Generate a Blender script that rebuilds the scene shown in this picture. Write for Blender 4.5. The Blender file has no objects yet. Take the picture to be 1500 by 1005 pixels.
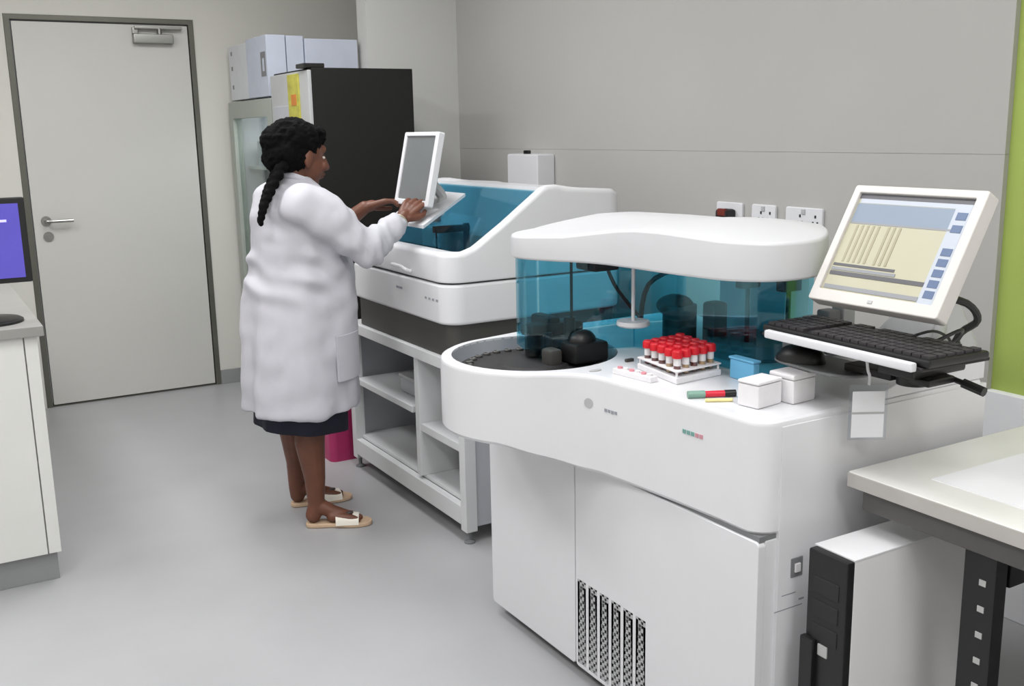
import bpy, bmesh, math, random
from mathutils import Vector, Matrix, noise
random.seed(7)
PI = math.pi
sc = bpy.context.scene
COL = sc.collection

# ------------------------------------------------------------------ camera
cam_d = bpy.data.cameras.new('camera'); cam = bpy.data.objects.new('camera', cam_d); COL.objects.link(cam)
cam_d.sensor_width = 36.0; cam_d.sensor_fit = 'HORIZONTAL'; cam_d.lens = 36.0 * 1500 / 1500
cam_d.clip_start = 0.05
_p, _r, _y = math.radians(11.76), math.radians(-1.11), math.radians(30.28)
fw = Vector((math.sin(_y) * math.cos(_p), math.cos(_y) * math.cos(_p), -math.sin(_p)))
rt = Vector((math.cos(_y), -math.sin(_y), 0)); up = rt.cross(fw)
rt2 = math.cos(_r) * rt + math.sin(_r) * up; up2 = -math.sin(_r) * rt + math.cos(_r) * up
cam.matrix_world = Matrix(((rt2.x, up2.x, -fw.x, 0), (rt2.y, up2.y, -fw.y, 0), (rt2.z, up2.z, -fw.z, 1.45), (0, 0, 0, 1)))
sc.camera = cam
# ------------------------------------------------------------------ world, exposure
w = bpy.data.worlds.new('world'); sc.world = w; w.use_nodes = True
w.node_tree.nodes['Background'].inputs[0].default_value = (0.75, 0.78, 0.8, 1)
w.node_tree.nodes['Background'].inputs[1].default_value = 0.3
sc.view_settings.view_transform = 'Standard'; sc.view_settings.look = 'None'
sc.view_settings.gamma = 1; sc.view_settings.use_curve_mapping = False
sc.view_settings.exposure = -0.52
sc.cycles.use_denoising = True
sc.cycles.max_bounces = 10; sc.cycles.transparent_max_bounces = 16
# ceiling luminaires: (x, y, energy)
ROOM = (-1.7, 2.7, -2.0, 6.0, 2.75)
LIGHTS = [(-0.4, 0.4, 21), (1.15, 0.4, 27), (-0.4, 2.2, 28), (1.1, 2.2, 23), (-0.4, 4.0, 38), (1.2, 4.0, 36), (0.4, -1.2, 38)]
for i, (lx, ly, e) in enumerate(LIGHTS):
    d = bpy.data.lights.new('panel_light', 'AREA'); d.shape = 'RECTANGLE'; d.size = 0.56; d.size_y = 1.16
    d.energy = e; d.color = (0.985, 0.988, 1.0)
    o = bpy.data.objects.new('panel_light', d); COL.objects.link(o); o.location = (lx, ly, ROOM[4] - 0.045)

# ------------------------------------------------------------------ helpers
def mat(name, col, rough=0.5, metal=0.0, spec=0.5, var=0.0, vscale=8.0, bump=0.0, bscale=200.0, emit=None, coat=0.0, stretch=None):
    m = bpy.data.materials.new(name); m.use_nodes = True; nt = m.node_tree; b = nt.nodes['Principled BSDF']
    c = tuple((v / 12.92 if v <= .04045 else ((v + .055) / 1.055) ** 2.4) for v in [k / 255 for k in col])
    b.inputs['Base Color'].default_value = (*c, 1); b.inputs['Roughness'].default_value = rough
    b.inputs['Metallic'].default_value = metal; b.inputs['Specular IOR Level'].default_value = spec
    b.inputs['Coat Weight'].default_value = coat
    tc = nt.nodes.new('ShaderNodeTexCoord'); mp = nt.nodes.new('ShaderNodeMapping')
    nt.links.new(tc.outputs['Object'], mp.inputs[0])
    if stretch: mp.inputs['Scale'].default_value = stretch
    n = nt.nodes.new('ShaderNodeTexNoise'); n.inputs['Scale'].default_value = vscale; n.inputs['Detail'].default_value = 4
    nt.links.new(mp.outputs[0], n.inputs['Vector'])
    v = max(var, 0.015)
    r = nt.nodes.new('ShaderNodeValToRGB')
    r.color_ramp.elements[0].position = .3; r.color_ramp.elements[1].position = .7
    r.color_ramp.elements[0].color = (*[k * (1 - v) for k in c], 1); r.color_ramp.elements[1].color = (*[min(1, k * (1 + v)) for k in c], 1)
    nt.links.new(n.outputs['Fac'], r.inputs[0]); nt.links.new(r.outputs[0], b.inputs['Base Color'])
    if bump:
        n2 = nt.nodes.new('ShaderNodeTexNoise'); n2.inputs['Scale'].default_value = bscale; n2.inputs['Detail'].default_value = 3
        nt.links.new(mp.outputs[0], n2.inputs['Vector'])
        bp = nt.nodes.new('ShaderNodeBump'); bp.inputs['Strength'].default_value = bump; bp.inputs['Distance'].default_value = 0.002
        nt.links.new(n2.outputs['Fac'], bp.inputs['Height']); nt.links.new(bp.outputs[0], b.inputs['Normal'])
    if emit:
        b.inputs['Emission Color'].default_value = (*c, 1); b.inputs['Emission Strength'].default_value = emit
    return m
def glass(name, tint, gloss=0.06, rough=0.03):
    m = bpy.data.materials.new(name); m.use_nodes = True; nt = m.node_tree
    for n in list(nt.nodes): nt.nodes.remove(n)
    out = nt.nodes.new('ShaderNodeOutputMaterial'); t = nt.nodes.new('ShaderNodeBsdfTransparent'); g = nt.nodes.new('ShaderNodeBsdfGlossy')
    lw = nt.nodes.new('ShaderNodeLayerWeight'); lw.inputs[0].default_value = 0.25
    mu = nt.nodes.new('ShaderNodeMath'); mu.operation = 'MULTIPLY_ADD'; mu.inputs[1].default_value = 0.28; mu.inputs[2].default_value = gloss
    mx = nt.nodes.new('ShaderNodeMixShader')
    t.inputs[0].default_value = (*tint, 1); g.inputs['Roughness'].default_value = rough
    nt.links.new(lw.outputs['Fresnel'], mu.inputs[0]); nt.links.new(mu.outputs[0], mx.inputs[0])
    nt.links.new(t.outputs[0], mx.inputs[1]); nt.links.new(g.outputs[0], mx.inputs[2]); nt.links.new(mx.outputs[0], out.inputs[0])
    return m

M = dict(
    wall=mat('wall_paint', (208, 206, 199), .75, var=.02, vscale=2, bump=.08),
    greywall=mat('grey_wall_panel', (173, 171, 168), .7, var=.02, vscale=1.5, bump=.05),
    green=mat('green_wall_paint', (158, 176, 88), .7, var=.03, vscale=3, bump=.08),
    floor=mat('vinyl_floor', (166, 166, 168), .38, var=.035, vscale=3, bump=.04, bscale=90),
    ceil=mat('ceiling_tile', (225, 225, 222), .85, var=.03, vscale=30, bump=.2),
    door=mat('door_laminate', (198, 197, 192), .5, var=.015, vscale=2),
    frame=mat('door_frame_dark_metal', (98, 98, 90), .45, metal=.4, var=.05),
    steel=mat('brushed_steel', (150, 150, 146), .35, metal=.9, var=.08, vscale=40, stretch=(1, 1, 20)),
    base=mat('grey_skirting', (140, 142, 142), .6, var=.03),
    white=mat('white_enamel', (220, 220, 223), .32, var=.012, vscale=5, coat=.25),
    white2=mat('white_moulded_plastic', (218, 218, 222), .38, var=.01, vscale=6, coat=.1),
    offwhite=mat('off_white_plastic', (204, 200, 196), .45, var=.02),
    framew=mat('white_powder_coat', (208, 209, 210), .4, var=.015),
    innerw=mat('pale_grey_lining', (176, 178, 184), .5, var=.02),
    dark=mat('dark_grey_plinth', (62, 61, 58), .5, var=.05),
    fridge=mat('charcoal_panel', (33, 33, 31), .6, spec=.2, var=.05, vscale=3),
    black=mat('black_plastic', (22, 22, 23), .4, var=.08, vscale=30),
    blackm=mat('black_matt_plastic', (34, 32, 33), .6, var=.08, vscale=30),
    keys=mat('key_caps', (52, 49, 52), .5, var=.15, vscale=120),
    slot=mat('slot_steel', (190, 190, 188), .4, metal=.5),
    red=mat('red_cap', (200, 16, 34), .4, var=.1, vscale=80),
    pink=mat('pink_plastic', (222, 150, 160), .5, var=.1, vscale=80),
    magenta=mat('magenta_plastic', (172, 44, 98), .45, var=.08),
    blood=mat('dark_red_sample', (110, 40, 28), .35, var=.2, vscale=60),
    serum=mat('amber_serum', (205, 170, 120), .3, var=.1, vscale=60),
    label=mat('paper_label', (226, 224, 226), .7, var=.03, vscale=40),
    paper=mat('white_paper', (236, 236, 240), .75, var=.01),
    bench=mat('bench_laminate', (224, 223, 220), .45, var=.02, vscale=12),
    benchedge=mat('bench_edge_band', (176, 172, 168), .5, var=.03, vscale=20),
    beam=mat('grey_steel_beam', (92, 89, 89), .45, metal=.3, var=.05),
    cab=mat('cabinet_laminate', (222, 222, 218), .5, var=.015),
    cabtop=mat('cabinet_worktop', (150, 148, 144), .5, var=.03),
    pctower=mat('beige_grey_steel', (224, 223, 223), .45, var=.015),
    pclid=mat('pale_steel_lid', (226, 226, 228), .45, var=.01),
    coat=mat('white_cotton', (192, 191, 198), .85, var=.02, vscale=14, bump=.25, bscale=500),
    skirt=mat('navy_cloth', (22, 24, 42), .85, var=.15, vscale=30, bump=.3, bscale=600),
    skin=mat('dark_brown_skin', (104, 62, 44), .5, var=.12, vscale=18, bump=.1, bscale=300),
    lips=mat('lip_skin', (110, 52, 46), .45, var=.1),
    hair=mat('black_hair', (9, 8, 9), .9, spec=.12, var=.4, vscale=90, bump=.8, bscale=240),
    eyew=mat('eye_white', (225, 220, 212), .25), eyed=mat('eye_dark', (24, 14, 10), .2),
    shoe=mat('cream_leather', (236, 230, 218), .55, var=.03), sole=mat('tan_sole', (196, 168, 140), .7, var=.08),
    strap=mat('dark_strap', (60, 52, 50), .5),
    gold=mat('pale_metal', (196, 190, 172), .35, metal=.8),
    boxc=mat('pale_blue_white_carton', (188, 194, 208), .7, var=.04, vscale=10),
    boxw=mat('white_carton', (208, 210, 214), .7, var=.04, vscale=10),
    yellow=mat('yellow_print', (176, 170, 72), .6, var=.18, vscale=14, stretch=(1, 1, 2)),
    orange=mat('orange_print', (196, 120, 50), .6, var=.1),
    ink=mat('grey_ink', (146, 148, 156), .6), inkg=mat('green_ink', (112, 158, 150), .6), inkr=mat('red_ink', (196, 140, 150), .6),
    penred=mat('red_plastic', (206, 30, 54), .4), pengreen=mat('green_grey_plastic', (120, 156, 142), .4), penyel=mat('pale_yellow_plastic', (226, 214, 150), .45),
    scr_grey=mat('dull_screen', (108, 111, 112), .35, spec=.3, var=.05, vscale=6),
    s_bg=mat('screen_beige', (176, 173, 152), .35, spec=.3, emit=0.12), s_head=mat('screen_blue_grey', (128, 140, 156), .35, spec=.3, emit=0.12),
    s_dark=mat('screen_dark_line', (92, 92, 96), .35, spec=.3, emit=0.05), s_str=mat('screen_column_stripe', (156, 150, 128), .35, spec=.3, emit=0.12),
    s_pale=mat('screen_pale', (176, 182, 192), .35, spec=.3, emit=0.14), s_icon=mat('screen_icon', (92, 108, 138), .35, spec=.3, emit=0.1), s_grey=mat('screen_grey', (138, 140, 144), .35, spec=.3, emit=0.1),
    s_purple=mat('screen_violet', (78, 70, 160), .25, var=.1, vscale=5, emit=.9), s_text=mat('screen_text', (190, 185, 235), .3, emit=.9),
    diffuser=mat('light_diffuser', (250, 250, 248), .6, emit=3.0),
    lamp=mat('cabinet_lamp', (250, 252, 255), .5, emit=9),
    grey=mat('mid_grey_plastic', (120, 121, 123), .5, var=.05), lgrey=mat('light_grey_plastic', (176, 177, 178), .45, var=.03),
    greenframe=mat('grey_green_frame', (160, 166, 158), .45, var=.03),
    cable=mat('cable_rubber', (26, 26, 26), .5), teal=mat('deep_teal_part', (40, 66, 72), .5),
    blue=glass('blue_tinted_acrylic', (.54, .84, .92), .04), blue2=glass('deep_blue_acrylic', (.50, .86, .95), .04), lid=glass('pale_blue_acrylic', (.56, .80, .88), .03), hood=mat('white_hood_plastic', (208, 208, 211), .4, var=.01, vscale=6), colm=mat('column_paint', (198, 198, 195), .7, var=.02, vscale=2, bump=.05), clear=glass('clear_glass', (.9, .94, .93), .07),
    tubeg=glass('clear_tube', (.92, .93, .95), .1), badgep=glass('clear_vinyl', (.88, .9, .93), .08, .2),
    bluep=mat('light_blue_plastic', (110, 184, 224), .4),
)

LOC = {}
def empty(name, loc, label=None, cat=None, group=None):
    o = bpy.data.objects.new(name, None); COL.objects.link(o); o.location = loc; o.empty_display_size = .05
    LOC[o] = Vector(loc); tag(o, label, cat, group); return o
def tag(o, label=None, cat=None, group=None, kind=None):
    if label: o['label'] = label
    if cat: o['category'] = cat
    if group: o['group'] = group
    if kind: o['kind'] = kind
    return o
class MB:
    def __init__(s): s.bm = bmesh.new()
    def _new(s, fn):
        n0 = len(s.bm.verts); fn(); s.bm.verts.ensure_lookup_table(); return s.bm.verts[n0:]
    def box(s, x0, x1, y0, y1, z0, z1, bev=0.0, seg=2, mi=0, mx=None):
        t = bmesh.new(); bmesh.ops.create_cube(t, size=1)
        for v in t.verts: v.co = Vector(((x0 + x1) / 2 + v.co.x * (x1 - x0), (y0 + y1) / 2 + v.co.y * (y1 - y0), (z0 + z1) / 2 + v.co.z * (z1 - z0)))
        if bev: bmesh.ops.bevel(t, geom=t.edges[:], offset=bev, segments=seg, profile=.5, affect='EDGES', clamp_overlap=True)
        s._merge(t, mi, mx); return s
    def _merge(s, t, mi=0, mx=None):
        if mx is not None: t.transform(mx)
        for f in t.faces: f.material_index = mi; f.smooth = True
        me = bpy.data.meshes.new('t'); t.to_mesh(me); t.free(); s.bm.from_mesh(me); bpy.data.meshes.remove(me)
    def cone(s, a, b, r0, r1=None, seg=20, mi=0, cap=True):
        a, b = Vector(a), Vector(b); r1 = r0 if r1 is None else r1; d = b - a
        t = bmesh.new(); bmesh.ops.create_cone(t, cap_ends=cap, segments=seg, radius1=r0, radius2=r1, depth=d.length)
        s._merge(t, mi, Matrix.Translation((a + b) / 2) @ d.to_track_quat('Z', 'Y').to_matrix().to_4x4()); return s
    def ball(s, c, r, mi=0, seg=16, rot=None):
        r = (r, r, r) if isinstance(r, (int, float)) else r
        t = bmesh.new(); bmesh.ops.create_uvsphere(t, u_segments=seg, v_segments=max(6, seg * 2 // 3), radius=1)
        mx = Matrix.Translation(c) @ (rot.to_matrix().to_4x4() if rot else Matrix.Identity(4)) @ Matrix.Diagonal((*r, 1)); s._merge(t, mi, mx); return s
    def chain(s, pts, rad, seg=14):
        for i, (p, r) in enumerate(zip(pts, rad)):
            s.ball(p, r * .995, seg=seg)
            if i: s.cone(pts[i - 1], p, rad[i - 1], r, seg)
        return s
    def lathe(s, prof, c=(0, 0, 0), seg=40, mi=0, closed=True):
        t = bmesh.new(); rings = []
        for r, z in prof:
            rings.append([t.verts.new((c[0] + r * math.cos(2 * PI * k / seg), c[1] + r * math.sin(2 * PI * k / seg), c[2] + z)) for k in range(seg)])
        for i in range(len(rings) - 1):
            for k in range(seg): t.faces.new((rings[i][k], rings[i][(k + 1) % seg], rings[i + 1][(k + 1) % seg], rings[i + 1][k]))
        if closed:
            t.faces.new(rings[0][::-1]); t.faces.new(rings[-1])
        s._merge(t, mi); return s
    def tube(s, pts, r, seg=8, smooth=4, mi=0):
        P = [Vector(p) for p in pts]; Q = []
        if smooth:
            for i in range(len(P) - 1):
                a, b, c_, d = P[max(i - 1, 0)], P[i], P[i + 1], P[min(i + 2, len(P) - 1)]
                for k in range(smooth):
                    u = k / smooth
                    Q.append(.5 * ((2 * b) + (c_ - a) * u + (2 * a - 5 * b + 4 * c_ - d) * u * u + (3 * b - a - 3 * c_ + d) * u ** 3))
            Q.append(P[-1])
        else: Q = P
        t = bmesh.new(); rings = []; prev = None
        for i, q in enumerate(Q):
            d = (Q[min(i + 1, len(Q) - 1)] - Q[max(i - 1, 0)]).normalized()
            if prev is None: n = d.orthogonal().normalized()
            else: n = (prev - d * prev.dot(d)).normalized()
            prev = n; bn = d.cross(n)
            rings.append([t.verts.new(q + (n * math.cos(2 * PI * k / seg) + bn * math.sin(2 * PI * k / seg)) * r) for k in range(seg)])
        for i in range(len(rings) - 1):
            for k in range(seg): t.faces.new((rings[i][k], rings[i][(k + 1) % seg], rings[i + 1][(k + 1) % seg], rings[i + 1][k]))
        t.faces.new(rings[0][::-1]); t.faces.new(rings[-1]); s._merge(t, mi); return s
    def loft(s, rings, cap=True, mi=0):
        t = bmesh.new(); R = [[t.verts.new(p) for p in r] for r in rings]; n = len(R[0])
        for i in range(len(R) - 1):
            for k in range(n): t.faces.new((R[i][k], R[i][(k + 1) % n], R[i + 1][(k + 1) % n], R[i + 1][k]))
        if cap: t.faces.new(R[0][::-1]); t.faces.new(R[-1])
        s._merge(t, mi); return s
    def plate(s, outs, z0, z1, bev=0.0, mx=None, mi=0, res=2):
        cu = bpy.data.curves.new('c', 'CURVE'); cu.dimensions = '2D'; cu.fill_mode = 'BOTH'
        cu.extrude = (z1 - z0) / 2 - bev; cu.bevel_depth = bev; cu.bevel_resolution = res; cu.offset = -bev
        for o in outs:
            sp = cu.splines.new('POLY'); sp.points.add(len(o) - 1); sp.use_cyclic_u = True
            for q, p in zip(sp.points, o): q.co = (p[0], p[1], 0, 1)
        ob = bpy.data.objects.new('c', cu); me = bpy.data.meshes.new_from_object(ob)
        t = bmesh.new(); t.from_mesh(me); bpy.data.meshes.remove(me); bpy.data.objects.remove(ob); bpy.data.curves.remove(cu)
        bmesh.ops.remove_doubles(t, verts=t.verts[:], dist=1e-5)
        m_ = Matrix.Translation((0, 0, (z0 + z1) / 2)); s._merge(t, mi, m_ if mx is None else mx @ m_); return s
    def build(s, name, m, parent=None, smooth=35, kind=None, label=None):
        if parent is not None: s.bm.transform(Matrix.Translation(-LOC[parent]))
        bmesh.ops.recalc_face_normals(s.bm, faces=s.bm.faces[:])
        me = bpy.data.meshes.new(name); s.bm.to_mesh(me); s.bm.free()
        for k in (m if isinstance(m, (list, tuple)) else [m]): me.materials.append(M[k] if isinstance(k, str) else k)
        for p in me.polygons: p.use_smooth = bool(smooth)
        if smooth: me.set_sharp_from_angle(angle=math.radians(smooth))
        o = bpy.data.objects.new(name, me); COL.objects.link(o)
        if 0 < smooth < 100: wn = o.modifiers.new('wn', 'WEIGHTED_NORMAL'); wn.keep_sharp = True
        if parent is not None: o.parent = parent; LOC[o] = LOC[parent]
        else: LOC[o] = Vector((0, 0, 0))
        if kind: o['kind'] = kind
        if label: o['label'] = label
        return o
def box(name, m, parent, a, bev=0.0, **k): return MB().box(*a, bev=bev).build(name, m, parent, **k)
def origin_to(o, p):
    p = Vector(p); o.data.transform(Matrix.Translation(-p)); o.location = p; LOC[o] = p; return o
def remesh(mb, voxel, smooth=2, fac=.5):
    me = bpy.data.meshes.new('r'); bmesh.ops.recalc_face_normals(mb.bm, faces=mb.bm.faces[:]); mb.bm.to_mesh(me); mb.bm.free()
    o = bpy.data.objects.new('r', me); COL.objects.link(o)
    r = o.modifiers.new('r', 'REMESH'); r.mode = 'VOXEL'; r.voxel_size = voxel
    if smooth: sm = o.modifiers.new('s', 'SMOOTH'); sm.iterations = smooth; sm.factor = fac
    dg = bpy.context.evaluated_depsgraph_get(); dg.update()
    m2 = bpy.data.meshes.new_from_object(o.evaluated_get(dg)); bpy.data.objects.remove(o); bpy.data.meshes.remove(me)
    out = MB(); out.bm.from_mesh(m2); bpy.data.meshes.remove(m2); out.bm.normal_update(); return out
def rrect(x0, x1, y0, y1, r, n=6):
    rs = r if isinstance(r, (tuple, list)) else (r,) * 4   # corners: (x1,y1),(x0,y1),(x0,y0),(x1,y0)
    pts = []
    for (cx, cy, a0), q in zip(((x1 - rs[0], y1 - rs[0], 0), (x0 + rs[1], y1 - rs[1], 90), (x0 + rs[2], y0 + rs[2], 180), (x1 - rs[3], y0 + rs[3], 270)), rs):
        for k in range(n + 1):
            a = math.radians(a0 + 90 * k / n); pts.append((cx + q * math.cos(a), cy + q * math.sin(a)))
    return pts
# matrix taking local (x, y, z) of a plate to a plane facing -X: local x -> world y, local y -> world z, local z -> -X
def facing_x(x): return Matrix(((0, 0, -1, x), (1, 0, 0, 0), (0, 1, 0, 0), (0, 0, 0, 1)))
def facing_y(y): return Matrix(((1, 0, 0, 0), (0, 0, -1, y), (0, 1, 0, 0), (0, 0, 0, 1)))

# ------------------------------------------------------------------ room shell
X0, X1, Y0, Y1, H = ROOM
box('floor', 'floor', None, (X0 - .1, X1 + .1, Y0 - .1, Y1 + .1, -.1, 0), kind='structure')
box('ceiling', 'ceil', None, (X0 - .1, X1 + .1, Y0 - .1, Y1 + .1, H, H + .1), kind='structure')
box('wall_left', 'wall', None, (X0 - .1, X0, Y0, Y1, 0, H), kind='structure')
box('wall_back', 'wall', None, (X0, X1, Y0 - .1, Y0, 0, H), kind='structure')
# door wall with the opening cut out
DX0, DX1, DZ = .572, 1.457, 2.045
MB().plate([[(X0, 0), (DX0 - .035, 0), (DX0 - .035, DZ + .035), (DX1 + .035, DZ + .035), (DX1 + .035, 0), (X1, 0), (X1, H), (X0, H)]], -.1, 0, mx=facing_y(Y1)).build('wall_front', 'wall', None, kind='structure')
YG = 1.82   # where the grey panelling stops and the green paint starts
box('wall_right', 'wall', None, (X1 + .002, X1 + .1, Y0, Y1, 0, H), kind='structure')
box('wall_green_strip', 'green', None, (X1, X1 + .003, 1.28, YG, 0, H), kind='structure')  # green cut short out of view, so less green light bounces onto the analyser
wr = empty('wall_panelling', (X1, 3.4, 0)); tag(wr, 'grey wall panelling behind the two analysers', None, None, 'structure')
box('lower_panel', 'greywall', wr, (X1 - .02, X1 + .001, YG, 5.12, .1, 1.3552), .0008)
box('upper_panel', 'greywall', wr, (X1 - .02, X1 + .001, YG, 5.12, 1.3558, H), .0008)
box('trim_1', 'paper', None, (X1 - .03, X1 + .001, Y0, YG, 0, .675), .004, kind='structure')
box('wall_column', 'colm', None, (2.155, X1, 5.12, 5.24, 0, H), kind='structure')
box('baseboard_front', 'base', None, (DX1 + .036, X1, Y1 - .012, Y1, 0, .085), .002, kind='structure')
box('baseboard_left', 'base', None, (X0, X0 + .012, Y0, Y1, 0, .085), .002, kind='structure')
box('baseboard_right', 'base', None, (X1 - .032, X1 - .02, YG, 5.12, 0, .085), .002, kind='structure')

# ceiling luminaires
for i, (lx, ly, e) in enumerate(LIGHTS):
    t = empty('ceiling_light', (lx, ly, H), 'fluorescent ceiling panel ' + ('over the left floor at the bench end', 'over the work bench', 'over the middle of the left floor', 'over the near analyser', 'over the floor in front of the door', 'over the far analyser', 'nearest the rear wall')[i], 'ceiling light', 'ceiling light panels')
    MB().plate([rrect(lx - .31, lx + .31, ly - .61, ly + .61, .01), rrect(lx - .285, lx + .285, ly - .585, ly + .585, .005)], H - .03, H - .001).build('frame', 'framew', t)
    box('diffuser', 'diffuser', t, (lx - .284, lx + .284, ly - .584, ly + .584, H - .02, H - .005))

# ------------------------------------------------------------------ door
MB().plate([[(DX0 - .034, 0), (DX0 - .006, 0), (DX0 - .006, DZ + .008), (DX1 + .006, DZ + .008), (DX1 + .006, 0), (DX1 + .034, 0), (DX1 + .034, DZ + .034), (DX0 - .034, DZ + .034)]], -.09, .006, .002, mx=facing_y(Y1)).build('trim_2', 'frame', None, kind='structure')
box('trim_3', 'frame', None, (DX0 - .02, DX1 + .02, Y1 + .0, Y1 + .09, 0.0005, .006), kind='structure')
d = empty('door_1', (DX0, Y1, 0)); tag(d, 'pale grey flush laboratory door with lever handle', None, None, 'structure')
box('door_leaf', 'door', d, (DX0, DX1, Y1 - .004, Y1 + .04, .012, DZ), .003)
h = MB(); hx, hz = DX0 + .062, 1.02
h.cone((hx, Y1 - .012, hz), (hx, Y1 - .003, hz), .026, seg=24); h.cone((hx, Y1 - .055, hz), (hx, Y1 - .01, hz), .009)
h.tube([(hx, Y1 - .052, hz), (hx + .03, Y1 - .056, hz), (hx + .13, Y1 - .054, hz)], .009)
h.build('door_handle', 'steel', d)
h = MB(); h.cone((hx + .004, Y1 - .012, hz - .083), (hx + .004, Y1 - .003, hz - .083), .026, seg=24); h.cone((hx + .004, Y1 - .02, hz - .083), (hx + .004, Y1 - .01, hz - .083), .012); h.build('lock_cylinder', 'steel', d)
c = MB(); c.box(1.16, 1.37, Y1 - .05, Y1 - .004, 1.945, 1.995, .006); c.build('door_closer', 'steel', d)
c = MB(); c.box(1.16, 1.19, Y1 - .03, Y1 - .006, 1.995, 2.03, .003); c.box(1.17, 1.42, Y1 - .045, Y1 - .02, 2.02, 2.036, .003); c.cone((1.30, Y1 - .035, 1.985), (1.30, Y1 - .035, 2.025), .012); c.build('closer_arm', 'steel', d)

# ------------------------------------------------------------------ left cabinet run and its monitor
t = empty('base_cabinet', (-.15, 4.4, 0), 'pale laminate base cabinet with a grey worktop beside the door', 'cabinet')
box('plinth', 'base', t, (-.6, .298, 3.56, 5.3, 0, .1), .002)
box('body', 'cab', t, (-.62, .298, 3.56, 5.32, .1, .835), .002)
box('end_panel', 'cab', t, (-.62, .268, 3.54, 3.56, .1, .835), .0015)
box('edge_panel', 'cab', t, (.272, .31, 3.54, 5.32, .1, .835), .0015)
box('worktop', 'cabtop', t, (-.63, .33, 3.52, 5.34, .835, .868), .003)
t = empty('office_monitor', (.155, 3.68, .868), 'black-framed flat monitor glowing violet on the cabinet worktop', 'monitor')
MB().lathe([(.001, 0), (.1, 0), (.1, .008), (.09, .014), (.02, .02), (.001, .02)], (.19, 3.68, .868)).build('base', 'black', t)
box('neck', 'grey', t, (.165, .215, 3.7, 3.72, .885, 1.05), .004)
box('casing', 'black', t, (-.16, .328, 3.655, 3.69, .995, 1.268), .004)
s = MB(); s.box(-.142, .308, 3.651, 3.656, 1.012, 1.25, mi=0)
for k in range(7): s.box(-.09 + k * .055, -.06 + k * .055, 3.6495, 3.652, 1.192, 1.2, mi=1)
s.build('screen', ['s_purple', 's_text'], t)

# ------------------------------------------------------------------ refrigerators
t = empty('display_refrigerator', (1.9, 5.55, 0), 'white display refrigerator with glass door by the lab door', 'refrigerator')
fx, y0, y1, zt = 1.64, 5.17, 5.945, 1.64
s = MB(); s.box(fx + .06, 2.135, y0, y0 + .03, .06, zt, .003); s.box(fx + .06, 2.135, y1 - .03, y1, .06, zt, .003); s.box(2.1, 2.135, y0 + .03, y1 - .03, .06, zt); s.box(fx + .06, 2.12, y0 + .03, y1 - .03, zt - .06, zt, .003); s.box(fx + .06, 2.12, y0 + .03, y1 - .03, .06, .2, .003)
s.build('body', 'boxw', t)
MB().plate([rrect(y0, y1, .06, zt - .01, .01), rrect(y0 + .075, y1 - .075, .2, zt - .1, .01)], -.02, .03, .003, mx=facing_x(fx + .03)).build('door', 'greenframe', t)
box('door_glass', 'clear', t, (fx + .02, fx + .026, y0 + .075, y1 - .075, .2, zt - .1))
for z in (.45, .72, .99, 1.26):
    box('shelf', 'framew', t, (fx + .08, 2.1, y0 + .03, y1 - .03, z, z + .015))
box('inner_lamp', 'lamp', t, (fx + .075, fx + .10, y0 + .10, y0 + .135, .95, 1.48), .003)
ld = bpy.data.lights.new('refrigerator_fill', 'AREA'); ld.size = .3; ld.energy = 2.5; lo = bpy.data.objects.new('refrigerator_fill', ld); COL.objects.link(lo); lo.location = (1.88, 5.55, zt - .07)  # fill light added to brighten the dim interior, besides the lamp strip
s = MB(); s.tube([(fx - .03, y0 + .05, .75), (fx - .03, y0 + .05, 1.1)], .01); s.build('handle', 'lgrey', t)
for q in (y0 + .06, y1 - .06):
    for x_ in (fx + .1, 2.08): MB().cone((x_, q, 0), (x_, q, .06), .02).build('foot', 'black', t)
# packs inside
for k, (py, z, hh, m_) in enumerate(((5.3, 1.275, .2, 'boxw'), (5.45, 1.275, .16, 'boxc'), (5.62, 1.275, .2, 'boxw'), (5.78, 1.275, .14, 'boxc'), (5.32, 1.005, .18, 'boxw'), (5.52, 1.005, .14, 'boxc'), (5.72, 1.005, .17, 'boxw'), (5.35, .735, .16, 'boxc'), (5.6, .735, .18, 'boxw'))):
    o = box('reagent_box', m_, None, (1.76, 1.95, py - .06, py + .06, z, z + hh), .002); origin_to(o, (1.85, py, z))
    sh = ('top', 'middle', 'lowest stocked')[(k >= 4) + (k >= 7)]; od = (('first', 'second', 'third', 'fourth'), ('first', 'second', 'third'), ('first', 'second'))[(k >= 4) + (k >= 7)][k - (0, 4, 7)[(k >= 4) + (k >= 7)]]
    tag(o, '%s carton, %s from the dark refrigerator, on the %s glass-door shelf' % ('white' if m_ == 'boxw' else 'pale blue', od, sh), 'box', 'cartons inside the display refrigerator')
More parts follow.
